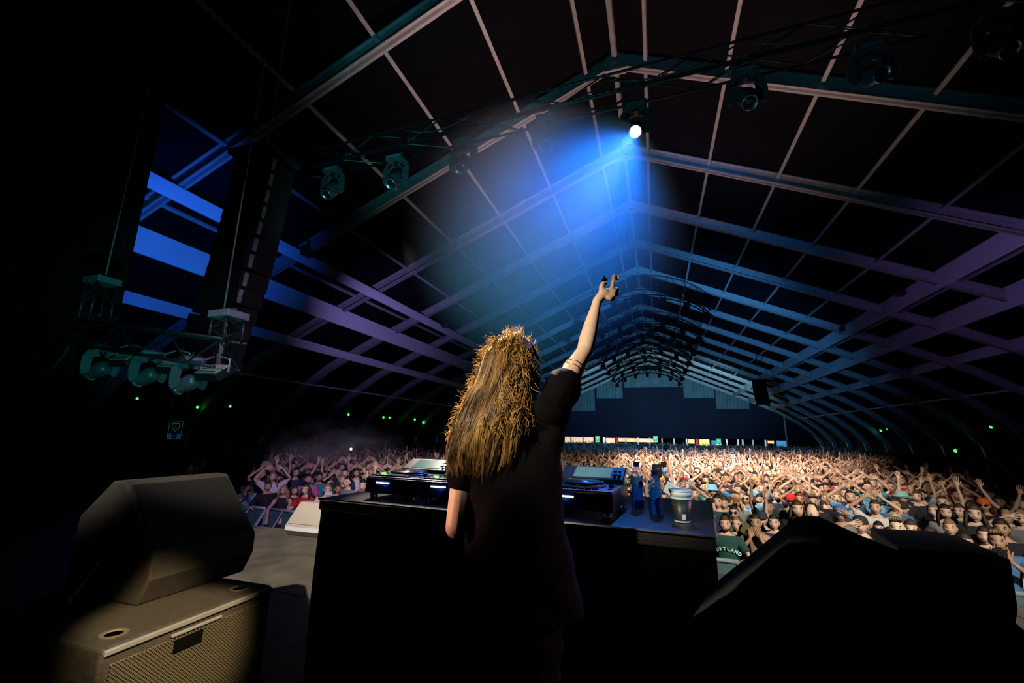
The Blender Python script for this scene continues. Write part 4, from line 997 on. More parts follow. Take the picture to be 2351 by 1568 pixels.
H_(1817, 1150, 'down', 'down', 'olive', None, 'brown', 'person in a bright red cap', hat='cap', hatc=RED)
H_(1837, 1146, 'heart', 'heart', 'navy', 'long', 'red', 'hooded person in navy forming a heart overhead beside the red cap')
H_(1898, 1145, 'down', 'up', 'black', 'short', 'fair', 'person in black with palm lifted beside the cheek')
H_(1922, 1143, 'down', 'down', 'light blue', 'short', 'fair', 'fair person in light blue looking right')
H_(1941, 1133, 'down', 'down', 'navy', 'short', 'brown', 'bearded person in navy behind the light blue shirt', beard=True)
H_(1965, 1146, 'down', 'down', 'black', 'long', 'dark', 'dark long-haired person left of the face-framing one')
H_(1821, 1103, 'heart', 'heart', 'navy', 'short', 'dark', 'person in sunglasses and navy top, arms in a large diamond overhead', shades=True, sleeve=0.05)
H_(2166, 1131, 'down', 'down', 'black', 'short', 'fair', 'fair-haired person under the heart-making arms at the right')
H_(2200, 1137, 'heart', 'heart', 'black', 'short', 'dark', 'person in black forming a heart at the dim right side')
H_(1721, 1091, 'down', 'down', 'black', 'long', 'dark', 'dark-haired person with round sunglasses in the bright crowd', shades=True)
H_(1596, 1092, 'down', 'down', 'light blue', 'short', 'brown', 'person in sunglasses and light blue shirt behind the paper cups', shades=True)
H_(1608, 1096, 'down', 'down', 'white', 'short', 'brown', 'person in sunglasses and white right of the light blue shirt', shades=True)
H_(1538, 1090, 'down', 'lean', 'navy', 'short', 'brown', 'person in navy T-shirt with red print above the paper sign')
H_(1568, 1112, 'down', 'down', 'black', 'curly', 'dark', 'dark curly-haired person right of the paper sign', skin=(0.30, 0.17, 0.10))
H_(1595, 1134, 'down', 'down', 'black', 'short', 'dark', 'dark-haired person just above the table end')
H_(1636, 1127, 'down', 'down', 'teal', None, 'brown', 'person in a pale blue sun hat beyond the table end', hat='bucket', hatc=(0.12, 0.34, 0.48))
H_(1621, 1144, 'down', 'down', 'black', 'buzz', 'brown', 'close-cropped person below the pale blue sun hat')
H_(1405, 1097, 'down', 'down', 'maroon', 'short', 'brown', 'person in a crimson shirt beyond the right player')
H_(1426, 1122, 'down', 'down', 'white', 'short', 'dark', 'dark-haired person in white peeking over the table by the right player')
H_(1395, 1114, 'down', 'down', 'black', 'short', 'brown', 'small dark figure just behind the right player')
H_(1379, 1101, 'down', 'up', 'light blue', None, 'brown', 'person in a brown hat waving beyond the right player', hat='bucket', hatc=(0.10, 0.06, 0.03))
H_(1348, 1078, 'down', 'down', 'grey', None, 'brown', 'person wearing a round red hat beyond the right player', hat='bucket', hatc=(0.6, 0.01, 0.02))
# left side by the barrier
H_(615, 1117, 'lean', 'lean', 'black', 'short', 'brown', 'man in a dark hoodie with white cords leaning on the left barrier', sleeve=0.98)
H_(652, 1126, 'reach', 'reach', 'black', 'long', 'blonde', 'blonde person in a black top reaching down over the barrier', turn=-0.4, sleeve=0.05)
H_(676, 1131, 'lean', 'reach', 'maroon', 'long', 'red', 'red-haired person in dark red beside the blonde one', sleeve=0.98)
H_(704, 1124, 'reach', 'lean', 'red', 'long', 'brown', 'long-haired person in red next to the pale wedge monitor', turn=-0.7)
H_(570, 1118, 'down', 'mouth', 'light blue', 'long', 'fair', 'person in a light blue top with a hand at the face, left of the hoodie')
H_(800, 1107, 'down', 'down', 'grey', 'short', 'dark', 'man in profile with swept hair left of the players', turn=-0.9)
H_(752, 1124, 'phone', 'phone', 'white', 'short', 'fair', 'person in white holding up a phone above the table corner')
H_(776, 1123, 'down', 'down', 'navy', 'short', 'brown', 'person in navy right of the phone holder')
H_(708, 1100, 'down', 'down', 'pink', 'short', 'dark', 'bearded person in a pink top behind the left barrier', beard=True)
H_(733, 1096, 'down', 'down', 'teal', 'short', 'dark', 'person in teal blue behind the phone holder')
H_(786, 1102, 'down', 'down', 'dark green', 'short', 'fair', 'person in dark green left of the man in profile')
for (px, py, c, lb) in ((864, 1092, 'black', 'leftmost person forming a heart overhead behind the players'), (887, 1090, 'grey', 'second person from the left forming a heart behind the players'), (910, 1092, 'maroon', 'person in maroon forming a heart above the left player'),
                        (958, 1091, 'navy', 'person in navy forming a heart with a dark cap above the second player'), (985, 1090, 'black', 'person forming a heart nearest to the performer on the left')):
    H_(px, py, 'heart', 'heart', c, 'short', 'dark', lb)
H_(932, 1092, 'clap', 'up', 'denim', 'short', 'brown', 'person in blue with one hand high between the heart makers')
H_(640, 1085, 'up', 'clap', 'maroon', 'short', 'brown', 'person in maroon clapping overhead behind the hoodie')
H_(515, 1070, 'brow', 'brow', 'white', 'short', 'brown', 'person in white holding both hands at the brow, far left')
H_(395, 1079, 'vee', 'down', 'light blue', 'short', 'brown', 'person in bright blue pointing up at the far left behind the monitor')

# lettering on the T-shirt: letters set on an arc across the chest
def lettering(parent, text, size, radius, m, z, yf):
    mb = MB(); n = len(text); step = size * 0.80 / radius
    for i, ch in enumerate(text):
        cu = bpy.data.curves.new('t', 'FONT'); cu.body = ch; cu.size = size; cu.extrude = 0.002; cu.align_x = 'CENTER'; cu.resolution_u = 2; cu.offset = 0.003
        ob = bpy.data.objects.new('t', cu); COL.objects.link(ob)
        me = bpy.data.meshes.new_from_object(ob.evaluated_get(bpy.context.evaluated_depsgraph_get()))
        g = (i - (n - 1) / 2) * step
        for_v = []
        for v in me.vertices:
            x, y = v.co.x, v.co.y + radius
            X = x * math.cos(g) + y * math.sin(g); Zz = -x * math.sin(g) + y * math.cos(g) - radius
            for_v.append((X, yf + 2.2 * X * X - v.co.z, z + Zz))
        mb.add(for_v, [tuple(p.vertices) for p in me.polygons])
        bpy.data.objects.remove(ob); bpy.data.curves.remove(cu); bpy.data.meshes.remove(me)
    return mb.build('lettering', m, parent)
lettering(pl, 'PORTLAND', 0.062, 0.26, mat('pale_teal_print', (0.45, 0.75, 0.72), 0.7), 1.285, -0.128)
# camera in the young person's hands
d_ = STAGE_POINT - cm.location
cpos = cm.matrix_basis @ Vector((0, -0.36, 1.56))
cmr = empty('photo_camera', cpos, cm.rotation_euler.z, 'small black camera in the hands of the denim jacket wearer', 'camera')
MB().box((0, 0, 0), (0.12, 0.05, 0.08)).box((0, 0, 0.05), (0.05, 0.04, 0.025)).build('camera_body', M_PLASTIC, cmr, bevel=0.006)
MB().lathe([(0.030, 0), (0.031, 0.05), (0.026, 0.055), (0.02, 0.045)], (0, -0.025, -0.005), 16, Matrix.Rotation(PI / 2, 3, 'X')).build('camera_lens', M_PLASTIC, cmr, smooth=True)
ph = [o for o in COL.objects if o.get('label', '').startswith('person in white holding up a phone')][0]
p = place('phone', PHONE, None, ph.matrix_basis @ Vector((0, -0.36, 1.60)), (0.2, 0, ph.rotation_euler.z)); tag(p, 'white phone held sideways above the table corner', 'phone')
# handwritten paper sign
c = at(1548, 1127, Y=8.0); sg = empty('paper_sign', c, 0, 'tilted pale paper sign with handwritten scribbles behind the bottles', 'sign')
sg.rotation_euler = (0.0, math.radians(26), 0)
MB().box((0, 0, 0), (0.30, 0.008, 0.19)).build('sheet', mat('pale_paper', (0.55, 0.72, 0.78), 0.7, var=0.05), sg)
mb = MB()
for row in range(3):
    x = -0.11
    while x < 0.10:
        w = R.uniform(0.015, 0.035); z0 = 0.045 - 0.048 * row
        mb.tube([(x + w * i / 4, -0.006, z0 + 0.011 * (1 if i % 2 else -1) * R.uniform(0.4, 1)) for i in range(5)], 0.0022, 4); x += w + R.uniform(0.008, 0.02)
mb.build('scribble', mat('sign_ink', (0.02, 0.06, 0.12), 0.6), sg)
# television camera on its tripod in the pit
tv = at(1508, 1085, Y=8.6); r = empty('video_camera', (tv.x, 8.35, 0), 0, 'dark video camera on a pedestal rising from the crowd behind the bottles', 'camera')
MB().box((0, 0, tv.z + 0.05), (0.16, 0.42, 0.20)).build('camera_body', M_PLASTIC, r, bevel=0.02)
MB().lathe([(0.07, 0), (0.085, 0.12), (0.085, 0.22), (0.06, 0.22)], (0, -0.2, tv.z + 0.05), 18, Matrix.Rotation(PI / 2, 3, 'X')).build('lens', M_PLASTIC, r, smooth=True)
MB().box((0.12, 0.05, tv.z + 0.16), (0.10, 0.14, 0.09)).build('viewfinder', M_PLASTIC, r, bevel=0.01)
MB().tube([(0, 0, 0.6), (0, 0, tv.z - 0.05)], 0.05, 10).build('column', M_DARKMETAL, r)
for k in range(3):
    g = 2 * PI * k / 3 + 0.5; MB().tube([(0, 0, 0.9), (0.4 * math.cos(g), 0.4 * math.sin(g), 0.02)], 0.025, 8).build('tripod_leg', M_DARKMETAL, r)

# ------------------------------------------------------------------ the rest of the crowd
cand = []
RC = random.Random(21)
y = 7.6
while y < 76:
    dx = 0.56 if y < 22 else 0.70 if y < 40 else 0.9; dy = 0.60 if y < 22 else 0.85 if y < 40 else 1.2
    x = -23.2
    while x < 21.8:
        px_, py_ = x + RC.uniform(-0.09, 0.09) + (0.28 if int(y * 10) % 2 else 0), y + RC.uniform(-0.1, 0.1); x += dx
        if py_ < barrier_y(px_) + 0.45: continue
        u, v, z = pj((px_, py_, 1.64))
        if z < 3 or u < 300 or u > 2450: continue
        if any((px_ - a) ** 2 + (py_ - b) ** 2 < 0.225 for a, b in PLACED if abs(b - py_) < 0.5): continue
        if abs(px_ - tv.x) < 0.45 and py_ < 9.2: continue
        cand.append((px_, py_, u, v, z))
    y += dy
def hidden(u, v):
    if 1030 < u < 1290 and v > 780: return True
    if 733 < u < 1640 and v > 1143 + (u - 733) * 0.096 - 14: return True
    if 838 < u < 1400 and v > 1100 + (u - 838) * 0.02: return True
    if u < 600 and v > 1078: return True
    if u < 340 or u > 2380: return True
    if u > 1640 and v > min(1335 - (u - 1645) * 0.81, 1185 + max(0, u - 1890) * 0.45) and 1640 < u < 2300 and (v > 1335 - (u - 1645) * 0.81) and v > 1185 + (u - 1890) * 0.42: return True
    return False
vis = sorted([c for c in cand if not hidden(c[2], c[3])], key=lambda c: c[4])
NAMED = len(PLACED); NFILL = 300 - NAMED
near = vis[:NFILL]; nearset = set(id(c) for c in near)
POSES = [('down', 'down', 'watching the stage', 66), ('heart', 'heart', 'forming a heart overhead', 22), ('up', 'down', 'one arm up', 8), ('down', 'up', 'one arm up', 8), ('vee', 'vee', 'with both arms up', 9), ('clap', 'clap', 'clapping', 11), ('widearch', 'widearch', 'arms arched overhead', 8)]
PW = [p[3] for p in POSES]
CN = ['black', 'navy', 'white', 'grey', 'light blue', 'teal', 'red', 'dark green', 'maroon', 'lime', 'denim']; CW = [46, 20, 8, 8, 5, 4, 3, 4, 3, 1, 5]
def zone(u):
    return 'left of the table' if u < 733 else 'behind the left players' if u < 1040 else 'beside the performer' if u < 1440 else 'behind the bottles' if u < 1625 else 'right of the table' if u < 1900 else 'at the far right'
for (x, y, u, v, z) in near:
    la, ra, pn, _ = RC.choices(POSES, PW)[0]; cn = RC.choices(CN, CW)[0]
    hair = RC.choices(['short', 'quiff', 'buzz', 'curly', 'long'], [42, 14, 10, 10, 24])[0]; hc = RC.choices(list(HAIRC), [34, 34, 18, 4, 10])[0]
    hn = {'short': 'short', 'quiff': 'brushed-up', 'buzz': 'cropped', 'curly': 'curly', 'long': 'long'}[hair]
    hcn = {'dark': 'black', 'brown': 'brown', 'fair': 'fair', 'red': 'red', 'blonde': 'blonde'}[hc]
    shn = RC.random() < 0.07
    lab = f"person in {cn} with {'sunglasses' if shn else hn + ' ' + hcn + ' hair'} {pn}, {zone(u)}"
    person(x, y, la, ra, cn, hair, hc, lab, 'crowd: ' + lab, RC.uniform(0.94, 1.06), RC.uniform(-0.35, 0.35), skin=RC.choice(SKINS), shades=shn)

def far_proto(la, ra, longhair):
    mb = MB()
    mb.tube([(0, 0, 0.02), (0, 0, 0.9)], [0.13, 0.16], 6, mi=3)
    mb.tube([(0, 0, 0.88), (0, 0, 1.1), (0, 0, 1.34), (0, 0, 1.45), (0, 0, 1.49)], [0.17, 0.155, 0.19, 0.15, 0.07], 8, mi=1)
    mb.tube([(0, 0, 1.47), (0, -0.01, 1.57)], [0.06, 0.055], 6, caps=False, mi=0)
    mb.ball(HC, (0.076, 0.094, 0.117), 8, 6, mi=0)
    mb.ball(HC + Vector((0, -0.10, -0.012)), (0.014, 0.02, 0.026), 5, 4, mi=0)
    mb.ball(HC + Vector((0, 0.022, 0.030)), (0.085, 0.094, 0.102), 8, 5, mi=2)
    if longhair: mb.tube([HC + Vector((0, 0.05, 0.02)), HC + Vector((0, 0.07, -0.16)), HC + Vector((0, 0.09, -0.3))], [0.085, 0.095, 0.04], 6, mi=2)
    for s, a in ((1, la), (-1, ra)):
        el, wr, hd = [Vector((s * p[0], p[1], p[2])) for p in ARMS[a]]; sh = Vector((s * 0.175, 0, 1.42)); hd.normalize()
        mb.tube([sh, sh.lerp(el, 0.65)], [0.072, 0.062], 6, mi=1)
        mb.tube([sh.lerp(el, 0.6), el, wr], [0.040, 0.034, 0.023], 6, caps=False, mi=0)
        mb.tube([wr, wr + hd * 0.07, wr + hd * 0.18], [0.023, 0.036, 0.016], 5, mi=0)
    V = np.array(mb.v); V[(V[:, 2] > 0.8) & (V[:, 2] < 1.46) & (np.abs(V[:, 1]) < 0.2), 1] *= 0.72
    T = []; cat = np.zeros(len(V), int)
    for f, m in zip(mb.f, mb.m):
        for i in f: cat[i] = m
        for i in range(1, len(f) - 1): T.append((f[0], f[i], f[i + 1]))
    return V, np.array(T), cat
FAR = [far_proto(p[0], p[1], lh) for p in POSES for lh in (False, True)]; FW = [w for w in PW for _ in (0, 1)]
FW = [w * (0.7 if i % 2 == 0 else 0.3) for i, w in enumerate(FW)]
VV, TT, CC = [], [], []; off = 0
SKA = np.array(SKINS); HRA = np.array([HAIRC[k] for k in ('dark', 'brown', 'dark', 'fair')]); SHA = np.array([SHIRTC[c] for c in CN])
NR = np.random.RandomState(5)
for c in cand:
    if id(c) in nearset: continue
    x, y = c[0], c[1]
    V, T, cat = RC.choices(FAR, FW)[0]
    d = STAGE_POINT - Vector((x, y, 0)); g = math.atan2(d.x, -d.y) + RC.uniform(-0.3, 0.3); s = RC.uniform(0.93, 1.07)
    cg, sg_ = math.cos(g) * s, math.sin(g) * s
    W_ = np.stack([V[:, 0] * cg - V[:, 1] * sg_ + x, V[:, 0] * sg_ + V[:, 1] * cg + y, V[:, 2] * s], 1)
    pal = np.stack([SKA[NR.randint(len(SKA))], SHA[RC.choices(range(len(CN)), CW)[0]], HRA[NR.randint(4)], np.array((0.02, 0.025, 0.04))])
    VV.append(W_); TT.append(T + off); CC.append(pal[cat]); off += len(V)
VV = np.concatenate(VV); TT = np.concatenate(TT); CC = np.concatenate(CC)
me = bpy.data.meshes.new('distant_crowd'); me.vertices.add(len(VV)); me.vertices.foreach_set('co', VV.ravel())
me.loops.add(TT.size); me.loops.foreach_set('vertex_index', TT.ravel().astype(np.int32))
me.polygons.add(len(TT)); me.polygons.foreach_set('loop_start', np.arange(0, TT.size, 3, dtype=np.int32))
me.polygons.foreach_set('use_smooth', np.ones(len(TT), bool))
ca = me.color_attributes.new('Col', 'FLOAT_COLOR', 'POINT'); ca.data.foreach_set('color', np.concatenate([CC, np.ones((len(CC), 1))], 1).ravel())
me.update(calc_edges=True); me.materials.append(mat('crowd_colours', attr='Col', rough=0.7))
far = place('distant_crowd', me); tag(far, 'dense far audience with raised hands filling the hall floor', 'crowd', None, 'stuff')
print('CROWD', NAMED, len(near), len(cand), len(TT))
# ------------------------------------------------------------------ the performer, seen from behind
def capsule(mb, p, q, r0, r1, n=14):
    p, q = Vector(p), Vector(q); d = (q - p).normalized()
    pts = [p - d * r0 * 0.98, p - d * r0 * 0.7, p - d * r0 * 0.3, p, q, q + d * r1 * 0.3, q + d * r1 * 0.7, q + d * r1 * 0.98]
    rr = [r0 * 0.2, r0 * 0.71, r0 * 0.95, r0, r1, r1 * 0.95, r1 * 0.71, r1 * 0.2]
    mb.tube(pts, rr, n)
def chain(mb, pts, rads):
    for (p, q, a, b) in zip(pts, pts[1:], rads, rads[1:]): capsule(mb, p, q, a, b)
def rings(mb, rs, n=28):
    """rs: (centre, rx, ry) horizontal ellipses from bottom to top"""
    vs = []
    for c, rx, ry in rs:
        for k in range(n):
            g = 2 * PI * k / n; vs.append(Vector(c) + Vector((rx * math.cos(g), ry * math.sin(g), 0)))
    fs = [(i * n + k, i * n + (k + 1) % n, (i + 1) * n + (k + 1) % n, (i + 1) * n + k) for i in range(len(rs) - 1) for k in range(n)]
    fs += [tuple(range(n - 1, -1, -1)), tuple((len(rs) - 1) * n + k for k in range(n))]
    mb.add(vs, fs)
def union(mb, voxel, smooth=6, disp=None):
    me = bpy.data.meshes.new('tmp'); me.from_pydata(mb.v, [], mb.f); me.update()
    bm = bmesh.new(); bm.from_mesh(me); bmesh.ops.recalc_face_normals(bm, faces=bm.faces); bm.to_mesh(me); bm.free()
    ob = bpy.data.objects.new('tmp', me); COL.objects.link(ob)
    rm = ob.modifiers.new('r', 'REMESH'); rm.mode = 'VOXEL'; rm.voxel_size = voxel
    sm = ob.modifiers.new('m', 'SMOOTH'); sm.factor = 0.5; sm.iterations = smooth
    out = bpy.data.meshes.new_from_object(ob.evaluated_get(bpy.context.evaluated_depsgraph_get()))
    bpy.data.objects.remove(ob); bpy.data.meshes.remove(me)
    if disp:
        out.update(); co = np.empty(len(out.vertices) * 3); out.vertices.foreach_get('co', co); co = co.reshape(-1, 3)
        no = np.empty(len(out.vertices) * 3); out.vertices.foreach_get('normal', no); no = no.reshape(-1, 3)
        co += no * disp(co)[:, None]; out.vertices.foreach_set('co', co.ravel())
    out.polygons.foreach_set('use_smooth', [True] * len(out.polygons)); out.update()
    return out
def setmats(me, *ms):
    me.materials.clear()
    for m in ms: me.materials.append(m)
    return me
def V3(*a): return Vector(a)
SR, EL, WR = V3(-0.345, 1.52, 2.855), at(1342, 806, Y=1.70), at(1371, 691, Y=1.80)
SL, ELL, WRL = V3(-0.660, 1.53, 2.765), V3(-0.650, 1.425, 2.445), V3(-0.600, 1.655, 2.515)
HCW = V3(-0.485, 1.545, 2.985)
mb = MB()
chain(mb, [V3(-0.50, 1.545, 2.70), V3(-0.50, 1.54, 2.80), V3(-0.495, 1.545, 2.90)], [0.11, 0.075, 0.052])
rings(mb, [(V3(-0.49, 1.54, z), rx, ry) for z, rx, ry in ((2.20, 0.155, 0.11), (2.30, 0.165, 0.115), (2.42, 0.130, 0.095), (2.55, 0.140, 0.10), (2.68, 0.165, 0.105), (2.77, 0.14, 0.085))])
capsule(mb, V3(-0.47, 1.54, 2.80), SR, 0.065, 0.055); capsule(mb, V3(-0.53, 1.54, 2.78), SL, 0.065, 0.052)
chain(mb, [SR, SR.lerp(EL, 0.45), SR.lerp(EL, 0.85), EL, EL.lerp(WR, 0.22), EL.lerp(WR, 0.5), EL.lerp(WR, 0.85), WR], [0.050, 0.041, 0.034, 0.032, 0.034, 0.030, 0.021, 0.0195])
# right hand: open palm side away, index finger pointing up, the others curled, thumb beside
PC = at(1387, 671, Y=1.815); KN = [at(1404, 663, Y=1.835), at(1409, 670, Y=1.832), at(1408, 678, Y=1.825), at(1400, 686, Y=1.815)]
capsule(mb, WR, PC, 0.020, 0.021)
for k in KN: capsule(mb, PC.lerp(WR, 0.3), k, 0.017, 0.0105)
chain(mb, [KN[0], at(1408, 646, Y=1.84), at(1410, 637, Y=1.842), at(1410, 631, Y=1.842)], [0.0105, 0.0095, 0.0085, 0.0075])
chain(mb, [KN[1], at(1417, 664, Y=1.865), at(1408, 662, Y=1.885), at(1400, 668, Y=1.875)], [0.0105, 0.0095, 0.009, 0.0075])
chain(mb, [KN[2], at(1416, 676, Y=1.858), at(1406, 674, Y=1.878), at(1397, 677, Y=1.868)], [0.0105, 0.0095, 0.009, 0.0075])
chain(mb, [KN[3], at(1408, 688, Y=1.842), at(1400, 686, Y=1.862), at(1392, 686, Y=1.852)], [0.0098, 0.0085, 0.008, 0.007])
chain(mb, [PC.lerp(WR, 0.35), at(1381, 660, Y=1.80), at(1384, 651, Y=1.80), at(1391, 650, Y=1.812)], [0.015, 0.0118, 0.0105, 0.0085])
# left arm bent, hand on the decks in front of her
chain(mb, [SL, SL.lerp(ELL, 0.5), ELL, ELL.lerp(WRL, 0.3), WRL], [0.048, 0.042, 0.036, 0.035, 0.022])
hd = V3(0.0, 1, 0.05).normalized(); capsule(mb, WRL, WRL + hd * 0.06, 0.022, 0.026)
for k in range(4):
    o = V3((k - 1.5) * 0.019, 0, 0); a = WRL + hd * 0.08 + o
    chain(mb, [a, a + hd * 0.035 + V3(0, 0, 0.006), a + hd * 0.06 + V3(0, 0, -0.012)], [0.010, 0.009, 0.0075])
chain(mb, [WRL + hd * 0.03, WRL + hd * 0.06 + V3(0.038, 0, 0), WRL + hd * 0.09 + V3(0.045, 0, -0.004)], [0.014, 0.011, 0.009])
# legs and feet on the deck
for s in (-1, 1):
    x = -0.49 + s * 0.085
    chain(mb, [V3(x, 1.54, 2.22), V3(x + s * 0.01, 1.535, 1.86), V3(x + s * 0.015, 1.55, 1.50), V3(x + s * 0.015, 1.55, 1.455)], [0.085, 0.058, 0.042, 0.042])
    capsule(mb, V3(x + s * 0.015, 1.545, 1.437), V3(x + s * 0.03, 1.68, 1.43), 0.036, 0.030)
# head
HR = Matrix.Rotation(2.53, 3, 'Z') @ Matrix.Rotation(math.radians(-8), 3, 'X')
nu, nv = 48, 36; vs = []
for j in range(nv + 1):
    t = PI * j / nv
    for k in range(nu):
        g = 2 * PI * k / nu; vs.append(HCW + HR @ head_dir(math.sin(t) * math.cos(g), math.sin(t) * math.sin(g), math.cos(t)))
mb.add(vs, [(j * nu + k, (j + 1) * nu + k, (j + 1) * nu + (k + 1) % nu, j * nu + (k + 1) % nu) for j in range(nv) for k in range(nu)])
M_SKINP = mat('performer_skin', (0.78, 0.56, 0.43), 0.45, var=0.07, vscale=25, bump=0.12, bscale=90, spec=0.4)
perf = place('person', setmats(union(mb, 0.0048, 5), M_SKINP))
tag(perf, 'long-haired performer in a black T-shirt seen from behind, right arm raised', 'person')
# eyes, brows and mouth (the face is turned to the right)
for s in (-1, 1):
    e = HCW + HR @ head_dir(s * 0.40, -0.91, 0.12)
    MB().ball(e, (0.013, 0.006, 0.007), 10, 8, HR).build('eye', mat('eye_white', (0.7, 0.7, 0.68), 0.2), perf, smooth=True)
    MB().box(HCW + HR @ (head_dir(s * 0.40, -0.91, 0.12) + Vector((0, -0.004, 0.022))), (0.034, 0.008, 0.006), HR).build('eyebrow', mat('brow_hair', (0.08, 0.045, 0.02), 0.6), perf)
MB().ball(HCW + HR @ head_dir(0, -0.88, -0.47), (0.024, 0.006, 0.008), 12, 8, HR).build('mouth', M_LIPS, perf, smooth=True)

# T-shirt
mb = MB()
rings(mb, [(V3(x, 1.535, z), rx, ry) for x, z, rx, ry in ((-0.452, 2.19, 0.205, 0.145), (-0.462, 2.28, 0.198, 0.145), (-0.478, 2.42, 0.182, 0.135), (-0.490, 2.55, 0.175, 0.13), (-0.500, 2.66, 0.182, 0.128), (-0.503, 2.74, 0.172, 0.112), (-0.503, 2.81, 0.12, 0.085), (-0.498, 2.855, 0.075, 0.068))])
e1 = SR.lerp(EL, 0.36); nrm = (EL - SR).normalized()
chain(mb, [V3(-0.46, 1.535, 2.77), SR + V3(-0.01, 0, -0.02), e1], [0.085, 0.080, 0.066])
chain(mb, [V3(-0.40, 1.535, 2.66), SR + V3(0.0, 0, -0.075), SR.lerp(EL, 0.25) + V3(0.0, 0, -0.06)], [0.08, 0.055, 0.035])
e2 = SL.lerp(ELL, 0.50)
chain(mb, [V3(-0.55, 1.535, 2.755), SL + V3(0.01, 0, -0.015), e2], [0.085, 0.072, 0.066])
def folds(co):
    x, y, z = co[:, 0], co[:, 1], co[:, 2]
    return 0.0035 * np.sin(38 * x + 22 * z + 6 * np.sin(9 * z)) + 0.003 * np.sin(24 * z - 30 * x + 11 * y) + 0.004 * np.sin(46 * x) * np.clip((2.5 - z) / 0.3, 0, 1)
M_TEE = mat('black_tshirt', (0.0028, 0.0024, 0.003), 0.9, var=0.2, vscale=40, bump=0.25, bscale=300, spec=0.15)
place('t_shirt', setmats(union(mb, 0.006, 4, folds), M_TEE), perf)
# jeans
mb = MB()
rings(mb, [(V3(-0.49, 1.54, z), rx, ry) for z, rx, ry in ((2.12, 0.178, 0.125), (2.22, 0.175, 0.125), (2.33, 0.160, 0.115), (2.40, 0.140, 0.105))])
for s in (-1, 1):
    x = -0.49 + s * 0.085
    chain(mb, [V3(x, 1.54, 2.20), V3(x + s * 0.01, 1.535, 1.86), V3(x + s * 0.015, 1.55, 1.54)], [0.098, 0.070, 0.054])
M_JEANS = mat('black_jeans', (0.003, 0.003, 0.0035), 0.9, spec=0.15, var=0.3, vscale=50, bump=0.4, bscale=250)
place('jeans', setmats(union(mb, 0.007, 5, folds), M_JEANS), perf)
for s in (-1, 1):
    x = -0.49 + s * 0.10
    m = MB(); chain(m, [V3(x, 1.53, 1.452), V3(x + s * 0.012, 1.66, 1.445), V3(x + s * 0.016, 1.70, 1.44)], [0.048, 0.043, 0.036]); m.box((x + s * 0.008, 1.60, 1.412), (0.085, 0.26, 0.022))
    place('shoe', setmats(union(m, 0.006, 4), M_BLACKMATT), perf)
# gold arm rings
axis = (EL - SR).normalized(); Mr = rotmat(axis)
for f, rr in ((0.60, 0.0405), (0.67, 0.0395)):
    c = SR.lerp(EL, f); pts = [c + Mr @ Vector((rr * math.cos(2 * PI * k / 28), rr * math.sin(2 * PI * k / 28), 0.004 * math.sin(2 * PI * k / 28))) for k in range(29)]
    MB().tube(pts, 0.0019, 6, caps=False).build('arm_ring', mat('gold', (0.65, 0.45, 0.16), 0.25, 1.0), perf, smooth=True)
# hair: dark under-layer and many tapered locks
def hairpt(px, py, y): return at(px, py, Y=y)
HLV = [(762, 1160, 1196, 1.535, 1.57), (775, 1138, 1214, 1.50, 1.56), (805, 1115, 1232, 1.455, 1.56), (865, 1095, 1237, 1.43, 1.54), (910, 1072, 1233, 1.42, 1.52), (960, 1048, 1222, 1.40, 1.47), (1010, 1034, 1212, 1.395, 1.44), (1060, 1030, 1200, 1.39, 1.42), (1095, 1040, 1175, 1.39, 1.41)]
mb = MB(); rs = []
for py, xl, xr, yb, ym in reversed(HLV):
    a, b = hairpt(xl + 9, py, ym), hairpt(xr - 9, py, ym); c = (a + b) / 2
    rs.append((V3(c.x, (ym + yb) / 2 + 0.018, c.z), (b.x - a.x) / 2 * 0.90, max(0.010, (ym - yb) * 0.5)))
rings(mb, rs, 24)
M_UNDER = mat('hair_underlayer', (0.030, 0.015, 0.005), 0.8, spec=0.1, var=0.4, vscale=90)
hair = place('hair', setmats(union(mb, 0.007, 6), M_UNDER), perf)
HRn = random.Random(11)
def lerp(a, b, t): return a + (b - a) * t
def level(s, py):
    """point of the hair mantle: s across from left to right, py the height in the photo"""
    for (p0, p1) in zip(HLV, HLV[1:]):
        if py <= p1[0]:
            f = (py - p0[0]) / (p1[0] - p0[0]); xl, xr, yb, ym = (lerp(p0[i], p1[i], f) for i in (1, 2, 3, 4)); break
    else: _, xl, xr, yb, ym = HLV[-1]
    e = math.sqrt(max(0.0, 1 - (2 * s - 1) ** 2))
    return xl + (xr - xl) * s, ym + (yb - ym) * e - 0.007
def strand(s, top, end, jit, wave, ph, dx=0.0, n=13):
    pts = []
    for i in range(n):
        f = i / (n - 1); py = lerp(top, end, f)
        ss = min(1.02, max(-0.02, s + jit * (f - 0.25)))
        x, y = level(ss, min(py, 1112)); w = wave * (0.25 + f)
        x += w * math.sin(ph + 8.5 * f) + dx * f; y += 0.006 * math.sin(ph * 1.7 + 7 * f) - 0.004
        pts.append(hairpt(x, py, y))
    return pts
groups = {0: MB(), 1: MB(), 2: MB()}
